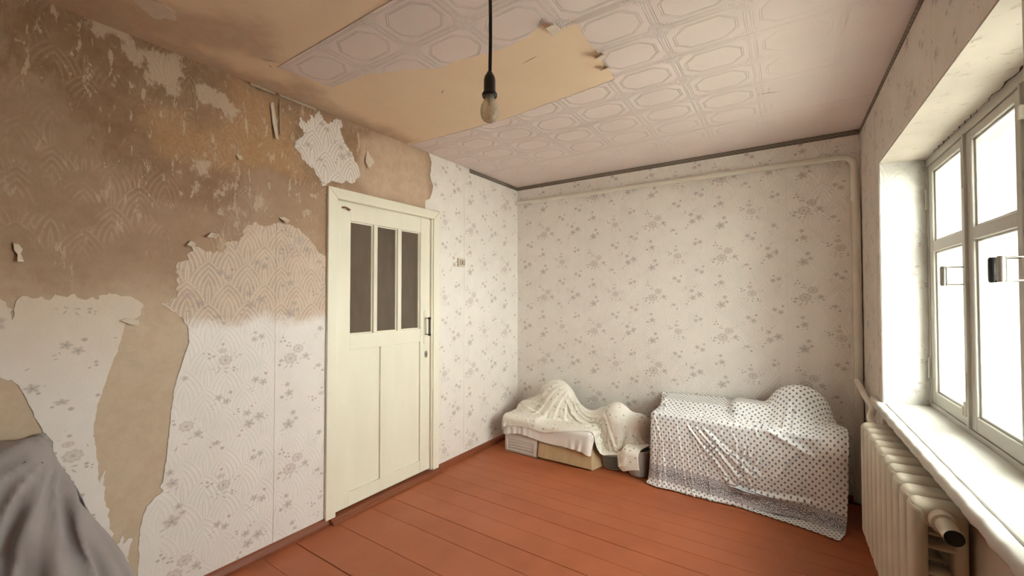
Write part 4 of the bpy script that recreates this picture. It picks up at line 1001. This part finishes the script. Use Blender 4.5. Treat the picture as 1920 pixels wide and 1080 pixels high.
def sheet_grid(nu, nv, fn, seed, amp):
    rng = np.random.RandomState(seed); U, V = np.meshgrid(np.linspace(0, 1, nu), np.linspace(0, 1, nv), indexing='ij')
    P = fn(U, V); z = np.zeros_like(U)
    for k in range(7):
        a = rng.uniform(0, 2 * PI); f = rng.uniform(6, 26); z += np.sin((np.cos(a) * U + np.sin(a) * V * .8) * f + rng.uniform(0, 6)) / 7
    P[:, :, 2] += amp * (z + .25 * rng.standard_normal(z.shape)); return P, U, V
GROUND = plane(2, .001, 1); WL = plane(0, XL + .006, 1); WB = plane(1, YB - .012, -1); WRR = plane(0, .372, -1)

# --- left heap: crate, carton, plates, tub, then two sheets over them
crate = empty('plastic_crate', (-2.03, 3.40, 0)); tag(crate, 'white plastic crate standing on the floor under the sprigged sheet', 'crate')
CR = ((-2.215, 3.185, 0), (-1.872, 3.62, .30))
bm = bmesh.new(); add_box(bm, CR[0], CR[1], .012, 2); par(finish('crate_body', bm, CRATE, None, True), crate)
bm = bmesh.new()
for x, z in (((-2.195, -1.892), (.018, .030)), ((-2.195, -1.892), (.118, .130)), ((-2.195, -2.180), (.030, .118)), ((-1.907, -1.892), (.030, .118))): add_box(bm, (x[0], 3.178, z[0]), (x[1], 3.188, z[1]), .002, 1)
par(finish('crate_rim', bm, CRATE), crate)
bm = bmesh.new()
for z in (.050, .074, .098): add_box(bm, (-2.165, 3.180, z), (-1.922, 3.187, z + .008), .002, 1)
par(finish('crate_rib', bm, CRATE), crate)
carton = empty('cardboard_box', (-1.62, 3.35, 0)); tag(carton, 'brown cardboard box with a loose flap under the sprigged sheet', 'box')
K = ((-1.850, 3.205), (-1.385, 3.235), (-1.440, 3.545), (-1.850, 3.545))
def slab(name, pts, z0, z1, th, mat):
    (x0, y0), (x1, y1) = pts; d = Vector((x1 - x0, y1 - y0, 0)); nn = Vector((-d.y, d.x, 0)).normalized() * th
    V = [Vector((x0, y0, z0)), Vector((x1, y1, z0)), Vector((x1, y1, z1)), Vector((x0, y0, z1))]; V += [v + nn for v in V]
    return pydata(name, V, [(0, 1, 2, 3), (7, 6, 5, 4), (0, 4, 5, 1), (1, 5, 6, 2), (2, 6, 7, 3), (3, 7, 4, 0)], mat)
for a, b in zip(K, K[1:] + K[:1]): par(slab('box_wall', (a, b), .002, .28, .004, CARD), carton)
par(pydata('box_floor', [(x, y, .004) for x, y in K], [(0, 1, 2, 3)], CARD), carton)
fl = pydata('box_flap', [(-1.858, 3.172, .024), (-1.372, 3.196, .012), (-1.376, 3.214, .150), (-1.853, 3.190, .150)], [(0, 1, 2, 3)], CARD)
s_ = fl.modifiers.new('t', 'SOLIDIFY'); s_.thickness = .005; par(fl, carton)
fl = pydata('box_flap', [(-1.368, 3.200, .004), (-1.335, 3.335, .004), (-1.375, 3.345, .150), (-1.384, 3.225, .150)], [(0, 1, 2, 3)], CARD)
s_ = fl.modifiers.new('t', 'SOLIDIFY'); s_.thickness = .005; par(fl, carton)
pp = [(0, .002), (.052, .002), (.058, .0), (.062, .003), (.088, .010), (.096, .0145), (.0955, .0165), (.086, .0125), (.060, .006), (0, .005)]
p0 = None; rg = random.Random(5); names = ['lowest', 'second', 'third', 'fourth', 'fifth', 'sixth', 'seventh', 'eighth', 'ninth', 'topmost']
for k in range(10):
    x, y, z = -1.247 + rg.uniform(-.004, .004), 3.385 + rg.uniform(-.004, .004), .0008 + k * .0108
    if p0 is None: p0 = q = lathe('plate', pp, PLATE, None, 36)
    else: q = p0.copy(); C.objects.link(q)
    q.location = (x, y, z)
    tag(q, ('lowest' if k == 0 else names[k]) + (' plate of' if k in (0, 9) else ' plate from the floor in') + ' the grey plate stack beside the cardboard box', 'plate', 'grey plates stacked on the floor')
tub = empty('plastic_tub', (-1.035, 3.345, 0)); tag(tub, 'translucent plastic tub beside the plates under the sheet hem', 'tub')
par(lathe('tub_body', [(0, .004), (.062, .004), (.074, .012), (.080, .06), (.086, .20), (.088, .205), (.083, .205), (.077, .06), (.070, .016), (0, .010)], TUB, None, 32, (-1.035, 3.345, 0)), tub)
par(lathe('tub_rim', [(.086, .196), (.093, .197), (.094, .206), (.086, .208), (.084, .2), (.086, .196)], TUB, None, 32, (-1.035, 3.345, 0)), tub)

LEFT = [rb((-2.235, 3.175, 0), (-1.86, 3.63, .325), .04), rb((-1.87, 3.185, 0), (-1.37, 3.56, .30), .03), ell((-1.83, 3.49, .34), (.19, .14, .285)), ell((-2.08, 3.45, .30), (.14, .14, .12)),
        rb((-1.46, 3.40, 0), (-1.0, 3.66, .44), .10), ell((-1.24, 3.46, .36), (.12, .11, .145)), rb((-1.34, 3.29, 0), (-1.15, 3.48, .13), .02), rb((-1.137, 3.243, 0), (-.933, 3.447, .215), .04), GROUND, WL, WB]
P0, U, V = sheet_grid(56, 46, lambda U, V: np.stack([-2.245 + .90 * U, 3.62 - .60 * V - .04 * U * V, .74 + 0 * U], 2), 11, .012)
Pw = drape(P0, .92 / 55, .47 / 45, LEFT, steps=170, thick=.005, mu=.35)
wc = cloth_object('white_sheet', Pw, np.stack([U, V * .6], 2), WHITEC); tag(wc, 'plain white sheet hanging below the sprigged sheet over the crate', 'sheet')
ln = lambda U: np.interp(U, [0, .20, .34, .50, .66, .80, .85, .90, .94, 1], [.53, .55, .60, .53, .46, .36, .44, .74, .50, .40])
P0, U, V = sheet_grid(100, 70, lambda U, V: np.stack([-2.30 + 1.44 * U, 3.670 - ln(U) * .97 * V, .74 + .10 * np.exp(-((U - .35) / .2) ** 2)], 2), 5, .022)
Ps = drape(P0, 1.50 / 99, ln(np.linspace(0, 1, 100)) * 1.02 / 69, LEFT, steps=230, thick=.013, mu=.35)
Ps = finer(Ps); uvs = grid_uv(Ps, 1.45, .68)
rg = random.Random(8)
L_ = [(.49 + .02 * k, .16, .08 + .105 * k, .34 + .16 * math.sin(k * .5), .010, .016 - .004 * (k % 2)) for k in range(8)] + [(.98, .14, .76 + .075 * k, .60, .010, .018 - .006 * (k % 2)) for k in range(7)]
L_ += [(.06, .12 + .07 * k, .40, .20 + .085 * k, .010, .010) for k in range(5)] + [(.52, .10, .95, .20, .014, .012), (.55, .22, .95, .30, .012, .012)]
L_ += [(u, v, u + rg.uniform(-.12, .12), v + rg.uniform(.06, .18), .005, rg.uniform(.003, .007)) for u, v in [(rg.uniform(.05, 1.3), rg.uniform(.05, .55)) for _ in range(36)]]
Ps = crease(Ps, uvs, L_)
scl = cloth_object('sprigged_sheet', Ps, uvs, SPRIG, 0); tag(scl, 'cream sheet with small dark sprigs thrown over a heap in the corner', 'sheet')

# --- right heap: dark low cabinet under the dotted sheet
cab = empty('low_cabinet', (-.32, 3.45, 0)); tag(cab, 'dark lacquered low cabinet hidden under the blue dotted sheet', 'cabinet')
CX0, CX1, CYF, CYB = -.868, .135, 3.265, 3.668
bm = bmesh.new(); add_box(bm, (CX0, CYF, .062), (CX1, CYB, .50), .006, 2); par(finish('cabinet_body', bm, WOODD, None, True), cab)
bm = bmesh.new(); add_box(bm, (CX0 - .012, CYF - .012, .50), (CX1 + .012, CYB, .522), .005, 2); par(finish('cabinet_top', bm, WOODD, None, True), cab)
for x in (CX0 + .03, CX1 - .03):
    for y in (CYF + .03, CYB - .03): par(tube('leg', [(x, y, .064), (x, y, .001)], [.024, .018], WOODK, None, 12), cab)
for a, b in ((CX0 + .02, (CX0 + CX1) / 2 - .004), ((CX0 + CX1) / 2 + .004, CX1 - .02)):
    bm = bmesh.new(); add_box(bm, (a, CYF - .014, .080), (b, CYF - .0005, .485), .004, 2); par(finish('cabinet_door', bm, WOODD, None, True), cab)
RIGHT = [rb((CX0 - .035, CYF - .03, 0), (CX1 + .02, CYB, .535), .02), ell((.02, 3.55, .56), (.19, .13, .235)), ell((.20, 3.36, .44), (.15, .16, .15)), ell((.31, 3.50, .50), (.07, .09, .13)), rb((-.88, 3.44, 0), (.02, 3.668, .595), .03), rb((-.40, 3.42, 0), (.05, 3.668, .64), .06), GROUND, WB, WRR]
nu, nv = 128, 100; WD, LN = 1.36, .86
P0, U, V = sheet_grid(nu, nv, lambda U, V: np.stack([-.945 + (1.29 - .22 * V ** 1.5) * U, 3.655 - (LN + .02) * V, .84 - .06 * V], 2), 23, .030)
pins = {(i, 0): (-.935 + 1.29 * i / (nu - 1), 3.680, .60 + .05 * i / (nu - 1)) for i in range(0, 48)}
Pd = drape(P0, WD * (1 - .17 * np.linspace(0, 1, nv) ** 1.5) / (nu - 1), (LN - .045 + .085 * np.linspace(0, 1, nu)) / (nv - 1), RIGHT, steps=230, iters=16, thick=.006, mu=.5, pins=pins, grav=4.5)
Pd = finer(Pd); uvd = grid_uv(Pd, WD, LN); rg = random.Random(4)
L_ = [(.34 + .025 * k, .40, .66 + .045 * k, .66 - .014 * k, .011, .012 - .005 * (k % 2) + .002 * (k % 3)) for k in range(6)] + [(.96 - .055 * k, .42, .78 - .018 * k, .66, .010, .012 - .004 * (k % 2)) for k in range(6)]
L_ += [(1.08, .38, .92, .60, .016, .016), (.64, .675, 1.22, .655, .012, .024), (.66, .70, 1.15, .70, .012, -.010), (.60, .64, .80, .70, .010, .014)]
L_ += [(.08 + .06 * k, .42 + rg.uniform(-.02, .05), .11 + .075 * k + rg.uniform(-.02, .04), .84, .0042, .0075 - .0025 * (k % 2)) for k in range(11)]
L_ += [(u, v, u + rg.uniform(-.05, .10), v + rg.uniform(.06, .18), .005, rg.uniform(.003, .008)) for u, v in [(rg.uniform(.05, 1.2), rg.uniform(.06, .78)) for _ in range(60)]]
L_ += [(.12, .20, .60, .25, .014, .010), (.50, .16, .98, .33, .014, .014), (.68, .28, 1.18, .42, .014, .014), (.30, .30, .70, .34, .008, .008)]
Pd = crease(Pd, uvd, L_)
dcl = cloth_object('dotted_sheet', Pd, np.stack([uvd[:, :, 0], (LN - uvd[:, :, 1]) * 1.12], 2), DOTS, 0); tag(dcl, 'white sheet with blue dots and a patterned border draped over the cabinet', 'sheet')

# --- grey cloth over something at the left wall near the camera
GR = [rb((-2.37, -1.2, 0), (-2.29, .330, .875), .03), rb((-2.38, -1.2, 0), (-2.02, .20, .45), .06), ell((-2.30, .34, .05), (.26, .22, .52)), GROUND, plane(0, XL + .012, 1)]
nu, nv = 70, 90; WG, LG = 1.15, 1.95
P0, U, V = sheet_grid(nu, nv, lambda U, V: np.stack([-2.385 + WG * U, -.95 + LG * V, .93 - .12 * U], 2), 31, .015)
pins = {(0, j): (-2.388, -.95 + LG * j / (nv - 1), .890 + .008 * math.sin(j * .5)) for j in range(nv) if -.95 + LG * j / (nv - 1) < .345}
Pg = drape(P0, WG / (nu - 1), LG / (nv - 1), GR, steps=220, thick=.008, pins=pins, mu=.3, grav=3.0)
Pg = finer(Pg); uvg = grid_uv(Pg, WG, LG); pu, pvv = .012, 1.285
L_ = [(pu, pvv, pu + l * math.cos(a), pvv + l * math.sin(a), w, h) for a, l, w, h in ((-1.40, .9, .026, .020), (-1.08, 1.0, .034, .030), (-.74, 1.1, .040, .034), (-.42, 1.1, .034, .034), (-.12, 1.1, .028, .032), (.16, 1.0, .024, .028), (.44, .9, .022, .026))]
L_ += [(.012, .1, .012, 1.24, .008, .010)]
Pg = crease(Pg, uvg, L_)
gcl = cloth_object('grey_sheet', Pg, uvg, GREYC, 0); tag(gcl, 'pale grey sheet draped over a hidden shape by the peeling wall', 'sheet')
